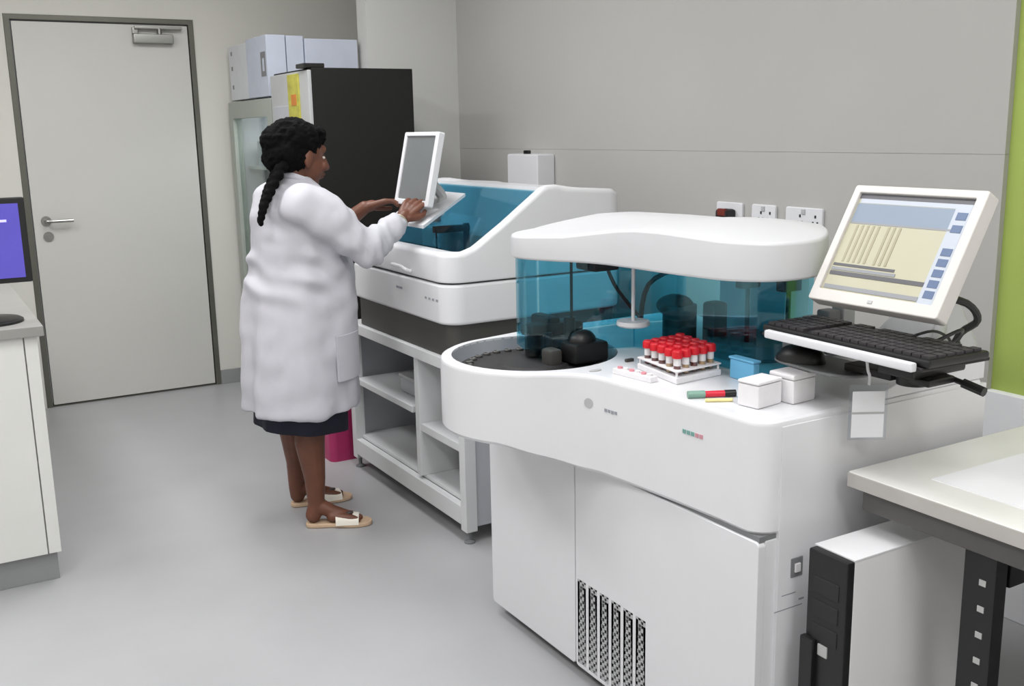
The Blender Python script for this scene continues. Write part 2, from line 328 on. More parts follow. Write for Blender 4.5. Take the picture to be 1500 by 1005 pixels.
# boxes on top
zt2 = zt
for k, (xa, xb, ya, yb, zb, m_, lb) in enumerate((
    (1.645, 1.745, 5.2, 5.55, 1.94, 'boxc', 'tall pale blue carton standing at the front corner of refrigerator top'),
    (1.75, 1.84, 5.2, 5.55, 1.938, 'boxc', 'narrow pale blue carton between two others atop the refrigerator'),
    (1.845, 2.13, 5.19, 5.5, 1.925, 'boxc', 'widest bluish carton atop the refrigerator, next to wall column'),
    (1.655, 1.9, 5.57, 5.92, 1.93, 'boxw', 'white carton on refrigerator top, nearest the lab door'))):
    t = empty('carton', ((xa + xb) / 2, (ya + yb) / 2, zt2), lb, 'box', 'cartons on the display refrigerator')
    box('carton_body', m_, t, (xa, xb, ya, yb, zt2, zb), .003)
    box('tape', 'label', t, (xa + .001, xb - .001, (ya + yb) / 2 - .02, (ya + yb) / 2 + .02, zb - .001, zb + .0008))
    if k == 0:
        MB().plate([rrect(5.22, 5.3, 1.74, 1.86, .004), rrect(5.242, 5.278, 1.765, 1.83, .002)], 0, .0015, mx=facing_x(xa)).build('printed_mark', 'grey', t)
    if k == 3:
        for z in (1.70, 1.80, 1.88): box('printed_mark', 'grey', t, (xa - .0012, xa, 5.85, 5.875, z, z + .022))
t = empty('dark_refrigerator', (1.9, 4.85, 0), 'tall charcoal-sided refrigerator with yellow printed strip on its front', 'refrigerator')
fx, y0, y1, zt = 1.612, 4.56, 5.11, 1.742
box('body', 'fridge', t, (fx + .034, 2.145, y0, y1, .05, zt), .004)
box('door_frame', 'lgrey', t, (fx + .014, fx + .032, y0 + .002, y1 - .002, .08, zt - .01), .004)
box('door_glass', 'innerw', t, (fx + .008, fx + .016, y0 + .26, y1 - .05, .2, zt - .16), .002)
s = MB(); s.box(fx + .006, fx + .015, y0 + .12, y0 + .27, 1.35, zt - .02, .002, mi=0); s.box(fx + .0045, fx + .007, y0 + .15, y0 + .22, 1.58, 1.63, mi=1); s.build('printed_strip', ['yellow', 'orange'], t)
s = MB(); s.box(fx - .03, fx - .012, y0 + .02, y0 + .045, .8, 1.3, .004); s.box(fx - .02, fx + .03, y0 + .022, y0 + .043, .82, .86); s.box(fx - .02, fx + .03, y0 + .022, y0 + .043, 1.24, 1.28); s.build('handle', 'steel', t)
box('top_hinge', 'black', t, (fx, fx + .1, y0 + .01, y0 + .12, zt, zt + .02), .004)
for q in (y0 + .05, y1 - .05):
    for x_ in (fx + .1, 2.1): MB().cone((x_, q, 0), (x_, q, .05), .02).build('foot', 'black', t)
# pink bin
t = empty('waste_bin', (1.645, 4.36, 0), 'magenta plastic bin on the floor beyond the person in white', 'bin')
rg = [[(1.61 + a * (1 + z * .12), 4.33 + b * (1 + z * .12), z) for a, b in rrect(-.1, .1, -.12, .12, .03)] for z in (0, .02, .4)]
MB().loft(rg).build('body', 'magenta', t)
MB().plate([[(1.61 + a, 4.33 + b) for a, b in rrect(-.112, .112, -.133, .133, .03)]], .4, .415, .004).build('rim', 'magenta', t)

# ------------------------------------------------------------------ frame table under the far analyser
FX, FY0, FY1, FB = 1.58, 3.05, 4.12, 2.33
t = empty('instrument_stand', (1.95, 3.6, 0), 'white metal shelf stand on levelling feet carrying the far analyser', 'stand')
for x_ in (FX, FB - .045): box('top_rail', 'framew', t, (x_, x_ + .045, FY0 + .045, FY1 - .045, .615, .657), .003)
for y_ in (FY0, FY1 - .045): box('top_rail', 'framew', t, (FX + .045, FB - .045, y_, y_ + .045, .615, .657), .003)
for x_ in (FX, FB - .045):
    for y_ in (FY0, FY1 - .045): box('leg', 'framew', t, (x_, x_ + .045, y_, y_ + .045, .045, .657), .003)
for x_ in (FX, FB - .045): box('bottom_rail', 'framew', t, (x_, x_ + .03, FY0 + .045, FY1 - .045, .065, .135), .003)
box('bottom_shelf', 'framew', t, (FX + .03, FB - .03, FY0 + .02, FY1 - .02, .135, .15), .002)
box('top_board', 'framew', t, (FX + .04, FB - .04, FY0 + .04, FY1 - .04, .64, .657), .002)
box('shelf', 'framew', t, (FX + .012, FB - .05, 3.5, FY1 - .045, .385, .41), .002)
box('shelf', 'framew', t, (FX + .012, FB - .05, FY0 + .045, 3.43, .33, .36), .002)
box('divider', 'framew', t, (FX + .008, FB - .05, 3.43, 3.465, .15, .615), .002)
box('back_panel', 'innerw', t, (FB - .045, FB - .035, FY0 + .045, FY1 - .045, .15, .615), .001)
box('side_panel', 'innerw', t, (FX + .045, FB - .045, FY0 + .008, FY0 + .02, .06, .615), .001)
box('side_panel', 'innerw', t, (FX + .045, FB - .045, FY1 - .02, FY1 - .008, .06, .615), .001)
box('latch', 'black', t, (FX + .02, FX + .035, 3.47, 3.485, .555, .595), .002)
for x_ in (FX + .022, FB - .022):
    for y_ in (FY0 + .022, FY1 - .022):
        MB().lathe([(.001, 0), (.02, 0), (.02, .006), (.008, .012), (.008, .047), (.001, .047)], (x_, y_, 0), seg=16).build('levelling_foot', 'grey', t)
for k, (ya, yb, za, zb, lb) in enumerate(((3.52, 3.76, .411, .47, 'flat pale grey case lying on the upper stand shelf'),
                              (3.09, 3.4, .361, .56, 'pale grey storage box on the right-hand stand shelf'),
                              (3.09, 3.4, .151, .3, 'pale grey storage box on the stand floor beneath the other storage box'))):
    tt = empty('storage_box', (1.9, (ya + yb) / 2, za), lb, 'box', 'boxes in the instrument stand')
    box('body', 'innerw', tt, (1.66 + .04 * k, 2.15, ya, yb, za, zb), .006)
    box('lid', 'lgrey', tt, (1.655 + .04 * k, 2.155, ya - .004, yb + .004, zb, zb + .015), .004)

# ------------------------------------------------------------------ far analyser
t = empty('far_analyser', (1.95, 3.6, .657), 'white bench analyser with sloping blue tinted lid on the shelf stand', 'analyser')
ax0, ax1, ay0, ay1 = 1.58, 2.35, 3.15, 4.06
MB().plate([rrect(ax0 + .02, ax1 - .02, ay0 + .02, ay1 - .02, .05)], .657, .782, .004).build('plinth', 'dark', t)
MB().plate([rrect(ax0, ax1, ay0, ay1, .075, 8)], .777, .922, .012).build('lower_body', 'white', t)
def prof(x):
    P = [(1.0, 1.035), (1.655, 1.035), (1.70, 1.05), (1.82, 1.128), (1.985, 1.245), (2.005, 1.252), (2.05, 1.252), (2.075, 1.242), (2.3, 1.226), (2.335, 1.215), (2.36, 1.20)]
    for (a, za), (b, zb) in zip(P, P[1:]):
        if a <= x <= b: return za + (zb - za) * (x - a) / (b - a)
    return P[-1][1]
def densify(pts, step=.02):
    out = []
    for i, a in enumerate(pts):
        b = pts[(i + 1) % len(pts)]; n = max(1, int(math.dist(a, b) / step))
        for k in range(n): out.append((a[0] + (b[0] - a[0]) * k / n, a[1] + (b[1] - a[1]) * k / n))
    return out
outer = densify(rrect(ax0, ax1, ay0, ay1, .075, 8)); ix0, ix1, iy0, iy1 = 1.635, 1.985, 3.185, 4.0
def inner_of(p, m=0):   # matching inner loop point
    x = min(max(p[0], ix0), ix1); y = min(max(p[1], iy0), iy1)
    cx, cy, r = min(max(x, ix0 + .04), ix1 - .02), min(max(y, iy0 + .04), iy1 - .04), .04
    dx, dy = x - cx, y - cy
    if dx and dy:
        l = math.hypot(dx, dy)
        if l > r: x, y = cx + dx / l * r, cy + dy / l * r
    return (x, y)
cen = (1.85, 3.6)
def shr(p, e): 
    d_ = Vector((cen[0] - p[0], cen[1] - p[1])).normalized() * e; return (p[0] + d_.x, p[1] + d_.y)
rings = [[(*p, .928) for p in [shr(q, .004) for q in outer]], [(*p, .934) for p in outer]]
rings.append([(*p, prof(p[0]) - .02) for p in outer])
rings.append([(*shr(p, .006), prof(p[0]) - .006) for p in outer])
rings.append([(*shr(p, .02), prof(shr(p, .02)[0])) for p in outer])
mid = [tuple((Vector(shr(p, .02)) * .5 + Vector(inner_of(p)) * .5)) for p in outer]
rings.append([(*p, prof(p[0])) for p in mid])
inn = [inner_of(p) for p in outer]
rings.append([(*p, prof(p[0]) - .001) for p in inn]); rings.append([(*p, prof(p[0]) - .02) for p in inn]); rings.append([(*p, .95) for p in inn])
MB().loft(rings, cap=False).build('lid_housing', 'white', t, smooth=50)
box('sample_bay', 'lgrey', t, (ix0 - .01, ix1 + .01, iy0 - .01, iy1 + .01, .935, .952))
# glass following the slope
g = bmesh.new(); xs = [ix0 - .008, 1.655, 1.70, 1.76, 1.82, 1.9, 1.97, ix1 + .006]
def gl(y0_, y1_, n, off):
    rows = [[(x, y, prof(x) - off) for x in xs] for y in (y0_, y1_)]
    return rows
s = MB(); rr = [[(x, iy0 - .008, prof(x) - .012) for x in xs] + [(x, iy0 - .008, prof(x) - .016) for x in xs[::-1]], [(x, iy1 + .008, prof(x) - .012) for x in xs] + [(x, iy1 + .008, prof(x) - .016) for x in xs[::-1]]]
s.loft(rr); s.build('tinted_lid', 'lid', t, smooth=50)
# things under the lid (instrument internals)
s = MB(); s.lathe([(.001, 0), (.12, 0), (.125, .02), (.12, .045), (.001, .05)], (1.79, 3.36, .952)); s.build('reagent_carousel', 'grey', t)
s = MB(); s.cone((1.86, 3.52, .952), (1.86, 3.52, 1.1), .012); s.box(1.72, 1.87, 3.505, 3.535, 1.07, 1.095, .004); s.cone((1.73, 3.52, .98), (1.73, 3.52, 1.08), .003); s.build('probe_arm', 'blackm', t)
box('inner_block', 'dark', t, (1.66, 1.8, 3.6, 3.95, .952, 1.0), .01); box('inner_block', 'lgrey', t, (1.87, 1.97, 3.25, 3.95, .952, 1.06), .01)
s = MB(); s.tube([(1.575, 3.56, .957), (1.555, 3.55, .962), (1.553, 3.47, .962), (1.556, 3.44, .955), (1.578, 3.435, .945)], .007); s.build('pull_handle', 'white', t)
s = MB()
for k in range(4): s.box(1.579, 1.5815, 3.22 + k * .03, 3.235 + k * .03, .858, .866)
for k in range(2): s.box(1.579, 1.5815, 3.52 + k * .03, 3.545 + k * .03, .868, .876)
s.build('printed_mark', 'ink', t, kind='stuff')
s = MB(); s.box(2.06, 2.0605, 3.2, 4, 1.0, 1.001)
# touch monitor with its tray, mounted on the analyser's slope
t = empty('touch_monitor', (1.72, 3.56, 1.08), 'white slim touch monitor on a tilting foot over the blue lid', 'monitor')
def screen_mx(c, tilt, rz=0):
    # local x -> screen right (as seen from front), local y -> up, local z -> outward; faces -X tilted up
    n = Vector((-math.cos(tilt), 0, math.sin(tilt))); u = Vector((0, -1, 0)); v = n.cross(u)
    m3 = Matrix((u, v, n)).transposed().to_4x4()
    return Matrix.Translation(c) @ Matrix.Rotation(rz, 4, 'Z') @ m3
mm = screen_mx((1.688, 3.585, 1.312), math.radians(12.6))
MB().plate([rrect(-.15, .15, -.14, .14, .008), rrect(-.128, .122, -.118, .124, .003)], -.022, .003, .003, mx=mm).build('casing', 'white2', t)
MB().box(-.12, .12, -.11, .11, -.04, -.02, .008, mx=mm).build('rear_shell', 'offwhite', t)
MB().box(-.128, .122, -.118, .124, -.012, -.003, mx=mm).build('screen', 'scr_grey', t)
s = MB(); s.tube([(1.76, 3.6, 1.25), (1.80, 3.6, 1.20), (1.78, 3.59, 1.15)], .02); s.build('neck', 'lgrey', t)
q_ = [(1.62, 3.735, 1.108), (1.62, 3.40, 1.108), (1.86, 3.52, 1.208), (1.86, 3.76, 1.208)]
s = MB(); s.loft([[(x, y, z - .006) for x, y, z in q_], [(x, y, z + .006) for x, y, z in q_]]); s.build('tray', 'white2', t)
s = MB(); s.box(1.675, 1.76, 3.50, 3.66, 1.135, 1.165, .008); s.build('foot', 'white2', t)
s = MB(); s.box(1.655, 1.674, 3.50, 3.62, 1.131, 1.146, .003); s.build('dark_gap', 'blackm', t)  # black strip drawn for the dark gap at the monitor base
s = MB(); s.cone((1.80, 3.66, 1.10), (1.80, 3.66, 1.185), .02); s.build('mount_post', 'lgrey', t)

# wall dispenser
t = empty('wall_dispenser', (2.68, 4.28, 1.2), 'white wall-mounted dispenser box with black knob behind the far analyser', 'dispenser')
box('casing', 'white2', t, (2.58, 2.68, 4.15, 4.435, 1.08, 1.335), .01)
box('knob', 'black', t, (2.6, 2.62, 4.27, 4.31, 1.335, 1.352), .003)

# socket plates
zs = 1.10
for k, (ya, yb, kind, lb) in enumerate(((2.86, 3.0, 'p', 'white socket plate with a dark red plug, left of two others'),
                                 (2.69, 2.81, 'b', 'white double socket plate in the middle of the wall row'),
                                 (2.47, 2.64, 'c', 'white socket plate on the wall nearest the green paint'))):
    t = empty('wall_socket', (X1 - .02, (ya + yb) / 2, zs), lb, 'socket', 'sockets on the grey wall')
    MB().plate([rrect(ya, yb, 1.078, 1.168, .008)], 0, .012, .003, mx=facing_x(X1 - .02)).build('plate', 'white2', t)
    if kind == 'p': 
        s = MB(); s.box(X1 - .085, X1 - .031, ya + .03, ya + .09, 1.09, 1.145, .01, mi=0); s.box(X1 - .088, X1 - .07, ya + .035, ya + .075, 1.12, 1.148, .004, mi=1); s.build('plug', ['blackm', 'blood'], t)
    else:
        s = MB()
        for q in ((.025, .07) if kind == 'b' else (.03, .1)):
            for dy, dz in ((0, .022), (-.01, 0), (.01, 0)): s.box(X1 - .034, X1 - .0315, ya + q + dy - .003, ya + q + dy + .003, 1.112 + dz, 1.122 + dz)
        s.build('pin_slot', 'blackm', t, kind='stuff')
        box('rocker_switch', 'lgrey', t, (X1 - .036, X1 - .031, (ya + yb) / 2 - .008, (ya + yb) / 2 + .008, 1.145, 1.162), .001)

# ------------------------------------------------------------------ near analyser
t = empty('near_analyser', (1.75, 2.0, 0), 'large white floor-standing analyser with round bowl and blue tinted windows', 'analyser')
bx0, bx1, by0, by1 = 1.41, 2.11, 1.435, 2.56
box('base_cabinet', 'white', t, (bx0 + .02, bx1, by0 + .004, by1, .05, .617), .004)
box('seam_strip', 'grey', t, (bx0 + .006, bx1 - .01, by0 + .006, by1 - .006, .614, .627))  # grey strip added inside the seam so that the gap reads dark
box('base_plinth', 'dark', t, (bx0 + .06, bx1 - .04, by0 + .05, by1 - .05, .02, .052))
for x_ in (bx0 + .1, bx1 - .1):
    for y_ in (by0 + .1, by1 - .1): MB().cone((x_, y_, 0), (x_, y_, .03), .03).build('foot', 'black', t)
VY, VZ = [1.806 + k * .0505 for k in range(6)], (.045, .286)
outs = [rrect(by0 + .002, 2.105, .035, .616, .012)] + [[(y, VZ[0]), (y + .038, VZ[0]), (y + .038, VZ[1]), (y, VZ[1])] for y in VY]
MB().plate(outs, -.02, 0, .002, mx=facing_x(bx0)).build('door_panel', 'white', t)
box('vent_backing', 'dark', t, (bx0 + .017, bx0 + .0195, VY[0] - .01, VY[-1] + .045, VZ[0] - .01, VZ[1] + .01))
for y in VY:
    holes = []; s_ = .0098
    for r_ in range(25):
        for c_ in range(4):
            if (r_ + c_) % 2 == 0:
                cy, cz = y + .0042 + c_ * s_, VZ[0] + .005 + r_ * s_
                q = .0046; holes.append([(cy - q, cz - q), (cy - q, cz + q), (cy + q, cz + q), (cy + q, cz - q)])
    MB().plate([[(y, VZ[0]), (y + .038, VZ[0]), (y + .038, VZ[1]), (y, VZ[1])]] + holes, -.004, -.001, mx=facing_x(bx0)).build('vent_grille', 'lgrey', t)
MB().plate([rrect(2.109, by1, .035, .616, .012)], -.02, 0, .002, mx=facing_x(bx0)).build('side_door_panel', 'white', t)
# upper body outline
CX, CY, RB = 1.40, 2.28, .252
ol = []
for k in range(7):
    a = math.radians(180 + 90 * k / 6); ol.append((bx0 + .05 + .05 * math.cos(a), by0 + .05 + .05 * math.sin(a)))
ol = ol[::-1][::-1]                                     # corner from (1.41,1.485) round to (1.46,1.435)
path = [(2.09, by0), (bx1, by0 + .02), (bx1, by1 - .03), (bx1 - .03, by1), (1.52, by1)]
arc = [(CX - RB * math.cos(math.radians(th)), CY - RB * math.sin(math.radians(th))) for th in range(-84, 64, 6)]
P0 = Vector(arc[-1]); P3 = Vector((1.381, 1.90)); tg = Vector((math.sin(math.radians(60)), -math.cos(math.radians(60))))
blend = []
for k in range(1, 10):
    u = k / 10; b1 = P0 + tg * .07; b2 = P3 + Vector((-.0025, .09))
    q = (1 - u) ** 3 * P0 + 3 * (1 - u) ** 2 * u * b1 + 3 * (1 - u) * u * u * b2 + u ** 3 * P3; blend.append(tuple(q))
front = [(1.381, 1.90), (1.392, 1.8), (1.402, 1.68), (1.409, 1.56)]
OUT = ol + path + arc + blend + front
def shrink(pts, e):
    n = len(pts); A = sum(pts[i][0] * pts[(i + 1) % n][1] - pts[(i + 1) % n][0] * pts[i][1] for i in range(n)); sg = 1 if A > 0 else -1
    res = []
    for i in range(n):
        a, b = Vector(pts[i - 1]), Vector(pts[(i + 1) % n]); d_ = (b - a).normalized(); nn = Vector((-d_.y, d_.x)) * sg
        res.append((pts[i][0] + nn.x * e, pts[i][1] + nn.y * e))
    return res
def zb(x, y):   # underside: lifts under the bowl
    u = min(1, max(0, (y - 1.98) / .16)) if x < 1.5 else 0
    return .622 + .055 * u * u * (3 - 2 * u)
N = len(OUT); DZ_ = .868
rings = [[(*p, zb(*q) + .004) for p, q in zip(shrink(OUT, .03), OUT)], [(*p, zb(*p) + .003) for p in shrink(OUT, .008)], [(*p, zb(*p) + .012) for p in OUT], [(*p, DZ_ - .012) for p in OUT], [(*p, DZ_ - .004) for p in shrink(OUT, .0035)], [(*p, DZ_ - .0002) for p in shrink(OUT, .012)]]
s = MB(); tb = bmesh.new(); RR = [[tb.verts.new(p) for p in r] for r in rings]
for i in range(len(RR) - 1):
    for k in range(N): tb.faces.new((RR[i][k], RR[i][(k + 1) % N], RR[i + 1][(k + 1) % N], RR[i + 1][k]))
tb.faces.new(RR[0][::-1]); s._merge(tb)
s.build('upper_body', 'white', t, smooth=40)
circ = lambda cx, cy, r, n=48: [(cx + r * math.cos(2 * PI * k / n), cy + r * math.sin(2 * PI * k / n)) for k in range(n)]
MB().plate([shrink(OUT, .012), circ(CX, CY, .222)], DZ_ - .006, DZ_).build('deck', 'white', t)
s = MB(); s.lathe([(.222, -.002), (.2215, -.05), (.21, -.052), (.001, -.052)], (CX, CY, DZ_), seg=64, closed=False); s.build('bowl', 'innerw', t, smooth=40)
s = MB(); s.lathe([(.001, 0), (.205, 0), (.205, .016), (.195, .02), (.10, .022), (.095, .028), (.001, .028)], (CX, CY, DZ_ - .052), seg=64); s.build('carousel_disc', 'blackm', t)
for k in range(30):
    a = 2 * PI * k / 30
    c_ = MB(); c_.lathe([(.001, 0), (.011, 0), (.011, .006), (.008, .008), (.001, .004)], (CX + .175 * math.cos(a), CY + .175 * math.sin(a), DZ_ - .033), seg=12); c_.build('cup_holder', 'dark', t)
# mechanism standing over the bowl, inside the window
s = MB(); s.cone((1.53, 2.33, .835), (1.53, 2.33, .93), .035); s.box(1.40, 1.57, 2.29, 2.36, .9, .935, .012); s.box(1.45, 1.56, 2.16, 2.28, .845, .90, .01); s.box(1.46, 1.50, 2.30, 2.40, .845, .95, .01); s.cone((1.43, 2.26, .84), (1.43, 2.26, .92), .012); s.cone((1.50, 2.26, .84), (1.50, 2.26, .955), .016); s.cone((1.42, 2.32, .85), (1.42, 2.32, .91), .022); s.ball((1.50, 2.20, .90), (.04, .03, .03)); s.build('pickup_head', 'black', t)
s = MB(); s.box(1.40, 1.44, 2.2, 2.25, .838, .885, .01); s.build('cup_reader', 'dark', t)
# rear right step of the body
pr_ = [(1.68, .866), (1.72, .872), (1.84, .905), (1.90, .915), (2.105, .915), (2.105, .866)]
MB().plate([[(a, b) for a, b in pr_]], -.0, .255, .003, mx=Matrix(((1, 0, 0, 0), (0, 0, -1, by0 + .003 + .255), (0, 1, 0, 0), (0, 0, 0, 1)))).build('rear_step', 'white2', t)
# hood
HB = 1.118
def smooth_loop(pts, n=6):
    out = []; L = len(pts)
    for i in range(L):
        a, b, c_, d_ = [Vector(pts[(i + j) % L]) for j in (-1, 0, 1, 2)]
        for k in range(n):
            u = k / n
            q = .5 * ((2 * b) + (c_ - a) * u + (2 * a - 5 * b + 4 * c_ - d_) * u * u + (3 * b - a - 3 * c_ + d_) * u ** 3); out.append((q.x, q.y))
    return out
hp = [(1.366, 2.289), (1.396, 2.21), (1.436, 2.143), (1.466, 2.067), (1.479, 1.975), (1.486, 1.869), (1.499, 1.769), (1.52, 1.67), (1.585, 1.60), (1.69, 1.588), (1.80, 1.645), (1.92, 1.765), (2.02, 1.90), (2.06, 2.05), (2.06, 2.25), (2.03, 2.42), (1.93, 2.48), (1.75, 2.49), (1.56, 2.47), (1.43, 2.41), (1.375, 2.35)]
HO = smooth_loop(hp, 5)
def ztop(x, y):
    P = [(1.5, 1.203), (1.6, 1.204), (1.68, 1.2075), (1.77, 1.212), (1.87, 1.216), (1.95, 1.214), (2.02, 1.208), (2.09, 1.198), (2.17, 1.186), (2.3, 1.180), (2.6, 1.178)]
    z = P[0][1]
    for (a, za), (b, zb_) in zip(P, P[1:]):
        if y >= a: z = za + (zb_ - za) * min(1, (y - a) / (b - a))
    k_ = min(1, max(0, (x - 1.5) / .25)); z = z + (max(z, 1.204) - z) * k_
    return z - .03 * max(0, (x - 1.82) / .25) ** 2
hr = []
ctr = Vector((1.78, 2.03))
hr.append([(*p, HB + .002) for p in shrink(HO, .02)]); hr.append([(*p, HB) for p in shrink(HO, .006)]); hr.append([(*p, HB + .006) for p in HO])
hr.append([(*p, ztop(*p) - .009) for p in HO]); hr.append([(*p, ztop(*p) - .003) for p in shrink(HO, .0025)]); hr.append([(*p, ztop(*p)) for p in shrink(HO, .008)])
for f_ in (.8, .6, .4, .2, .04):
    hr.append([((ctr + (Vector(p) - ctr) * f_).x, (ctr + (Vector(p) - ctr) * f_).y, ztop(*(ctr + (Vector(p) - ctr) * f_)) + .012 * (1 - f_)) for p in HO])
MB().loft(hr).build('hood', 'hood', t, smooth=45)
# windows
gw = [(1.52, 2.455), (1.41, 2.38), (1.388, 2.31), (1.43, 2.235), (1.645, 2.165), (1.68, 2.08), (1.68, 1.80), (1.675, 1.735), (1.73, 1.70), (1.80, 1.725), (1.92, 1.80)]
def strip(pts, z0, z1, th=.004):
    n = len(pts); off = []
    for i in range(n):
        a, b = Vector(pts[max(i - 1, 0)]), Vector(pts[min(i + 1, n - 1)]); d_ = (b - a).normalized(); off.append((pts[i][0] + d_.y * th, pts[i][1] - d_.x * th))
    loop = list(pts) + off[::-1]
    return [[(*p, z0) for p in loop], [(*p, z1) for p in loop]]
MB().loft(strip(gw[:5], .872, HB + .001)).build('tinted_window', 'blue', t, smooth=50)
MB().loft(strip(gw[4:], .872, HB + .001)).build('tinted_window', 'blue2', t, smooth=50)
MB().loft(strip([(2.02, 2.40), (1.8, 2.46), (1.53, 2.458)], .872, HB + .001)).build('tinted_window', 'blue', t, smooth=50)
# inner parts under the hood
box('inner_wall', 'white2', t, (2.02, 2.04, 1.96, 2.25, .87, HB + .001), .004)
box('inner_column', 'white2', t, (1.93, 2.02, 1.90, 2.0, .87, HB), .01)
box('arm_motor', 'blackm', t, (1.52, 1.60, 2.17, 2.26, HB - .035, HB + .002), .006)
s = MB(); s.tube([(1.50, 2.25, HB), (1.50, 2.25, .93)], .004); s.build('probe', 'blackm', t)
s = MB(); s.tube([(1.58, 2.2, HB - .03), (1.60, 2.18, 1.03), (1.66, 2.16, .95)], .005); s.tube([(1.66, 2.16, .93), (1.72, 2.2, 1.03), (1.78, 2.12, 1.08), (1.86, 2.02, 1.08)], .007); s.build('hose', 'blackm', t)
s = MB(); s.cone((1.73, 2.08, .87), (1.73, 2.08, .99), .045); s.ball((1.73, 2.10, .985), (.05, .05, .03)); s.box(1.77, 1.82, 1.99, 2.04, .87, 1.0, .01); s.build('mixing_unit', 'dark', t)
s = MB(); s.cone((1.592, 2.10, .95), (1.592, 2.10, HB + .001), .005); s.lathe([(.001, 0), (.04, 0), (.044, .004), (.042, .014), (.001, .014)], (1.592, 2.10, .945), seg=28); s.build('wash_post', 'white2', t)
for px, py in ((1.80, 1.9), (1.84, 1.8)):
    s = MB(); s.cone((px, py, .87), (px, py, 1.10), .006); s.box(px - .03, px + .03, py - .015, py + .015, 1.05, 1.1, .004); s.build('probe', 'black', t)
s = MB(); s.lathe([(.001, 0), (.12, 0), (.125, .01), (.12, .04), (.001, .045)], (1.86, 1.93, .869), seg=40); s.build('reaction_disc', 'grey', t)
for k, x_ in enumerate((1.72, 1.78, 1.83, 1.88)): box('reagent_bottle', 'lgrey' if k % 2 else 'grey', t, (x_, x_ + .04, 1.66, 1.7, .87 + .045, 1.0 + .01 * k), .005)
# markings
def xat(y):
    pts_ = sorted([(q[1], q[0]) for q in blend + front + arc[-6:]])
    for (ya, xa_), (yb, xb_) in zip(pts_, pts_[1:]):
        if ya <= y <= yb: return xa_ + (xb_ - xa_) * (y - ya) / (yb - ya)
    return bx0
box('side_panel', 'white', t, (bx0 + .052, bx1 - .002, by0 - .003, by0 + .01, .05, .856), .002)
s = MB()
for k in range(4): s.box(xat(1.925 - k * .012) - .0012, xat(1.925 - k * .012) + .002, 1.92 - k * .012, 1.929 - k * .012, .787 + (k % 2) * .001, .795)
s.build('printed_mark', 'ink', t, kind='stuff')
s = MB(); s.lathe([(.001, 0), (.012, 0), (.012, .0012), (.001, .0012)], (0, 0, 0), seg=20); s.bm.transform(Matrix.Translation((xat(1.975) - .0006, 1.975, .80)) @ Matrix.Rotation(-math.atan((xat(1.987) - xat(1.963)) / .024), 4, 'Z') @ Matrix.Rotation(-PI / 2, 4, 'Y')); s.build('round_emblem', 'lgrey', t)
s = MB()
for k in range(5): s.box(xat(1.665 - k * .013) - .0012, xat(1.66 - k * .013) + .002, 1.66 - k * .013, 1.67 - k * .013, .795, .804, mi=0 if k < 3 else 1)
s.build('printed_mark', ['inkg', 'inkr'], t, kind='stuff')
s = MB(); s.box(1.475, 1.515, by0 - .0035, by0 - .0028, .486, .488); s.box(1.455, 1.535, by0 - .0035, by0 - .0028, .454, .456); s.box(1.525, 1.54, by0 - .0035, by0 - .0028, .466, .470); s.build('printed_mark', 'ink', t, kind='stuff')
s = MB(); s.box(1.498, 1.532, by0 - .005, by0 + .002, .522, .565, .002, mi=0); s.box(1.507, 1.523, by0 - .009, by0 - .004, .533, .553, .002, mi=1); s.build('power_switch', ['grey', 'label'], t)

# things on the deck
rk = empty('tube_rack', (1.56, 1.885, DZ_), 'white tube rack holding red-capped blood tubes on the analyser deck', 'rack')
ux, uy = Vector((.135, .012)), Vector((.022, .165))   # sides of the rack
o0 = Vector((1.483, 1.79)); rot = math.atan2(ux.y, ux.x)
def rp(a, b): q = o0 + ux * a + uy * b; return (q.x, q.y)
MB().plate([[rp(-.04, -.04), rp(1.04, -.04), rp(1.04, 1.04), rp(-.04, 1.04)]], DZ_, DZ_ + .016, .003).build('base', 'label', rk)
holes = [circ(*rp((i + .5) / 5, (j + .5) / 5), .0093, 12) for i in range(5) for j in range(5)]
MB().plate([[rp(-.04, -.04), rp(1.04, -.04), rp(1.04, 1.04), rp(-.04, 1.04)]] + holes, DZ_ + .028, DZ_ + .031).build('top_plate', 'label', rk)
for a, b in ((0, 0), (1, 0), (0, 1), (1, 1)):
    q = rp(a, b); MB().cone((*q, DZ_ + .01), (*q, DZ_ + .03), .003, seg=8).build('corner_post', 'label', rk)
protos = []
def make_tube(m_fill):
    tb_ = empty('blood_tube', (0, 0, 0), 'red-capped blood tube standing in the white deck rack', 'tube', 'blood tubes in the deck rack')
    MB().lathe([(.001, 0), (.006, .002), (.0085, .006), (.0085, .05), (.001, .05)], seg=12).build('glass', 'tubeg', tb_)
    MB().lathe([(.001, .002), (.0078, .006), (.0078, .036), (.001, .036)], seg=10).build('sample', m_fill, tb_)
    s = MB(); s.lathe([(.0088, .026), (.009, .026), (.009, .046), (.0088, .046)], seg=12, closed=False); s.build('paper_label', 'label', tb_)
    MB().lathe([(.001, .044), (.0128, .044), (.0132, .047), (.0132, .058), (.0105, .062), (.001, .0625)], seg=14).build('cap', 'red', tb_)
    return tb_
pt = [make_tube('blood'), make_tube('serum')]; used = [False, False]
def place(root, loc, rz):
    r = root.copy(); COL.objects.link(r); r.location = loc; r.rotation_euler = (0, 0, rz)
    for ch in list(root.children):
        c_ = ch.copy(); COL.objects.link(c_); c_.parent = r
    return r
for i in range(5):
    for j in range(5):
        q = rp((i + .5) / 5, (j + .5) / 5); k = 0 if random.random() < .6 else 1
        L = (q[0], q[1], DZ_ + .012 + random.uniform(0, .004))
        if not used[k]: used[k] = True; pt[k].location = L
        else: place(pt[k], L, random.uniform(0, 6))
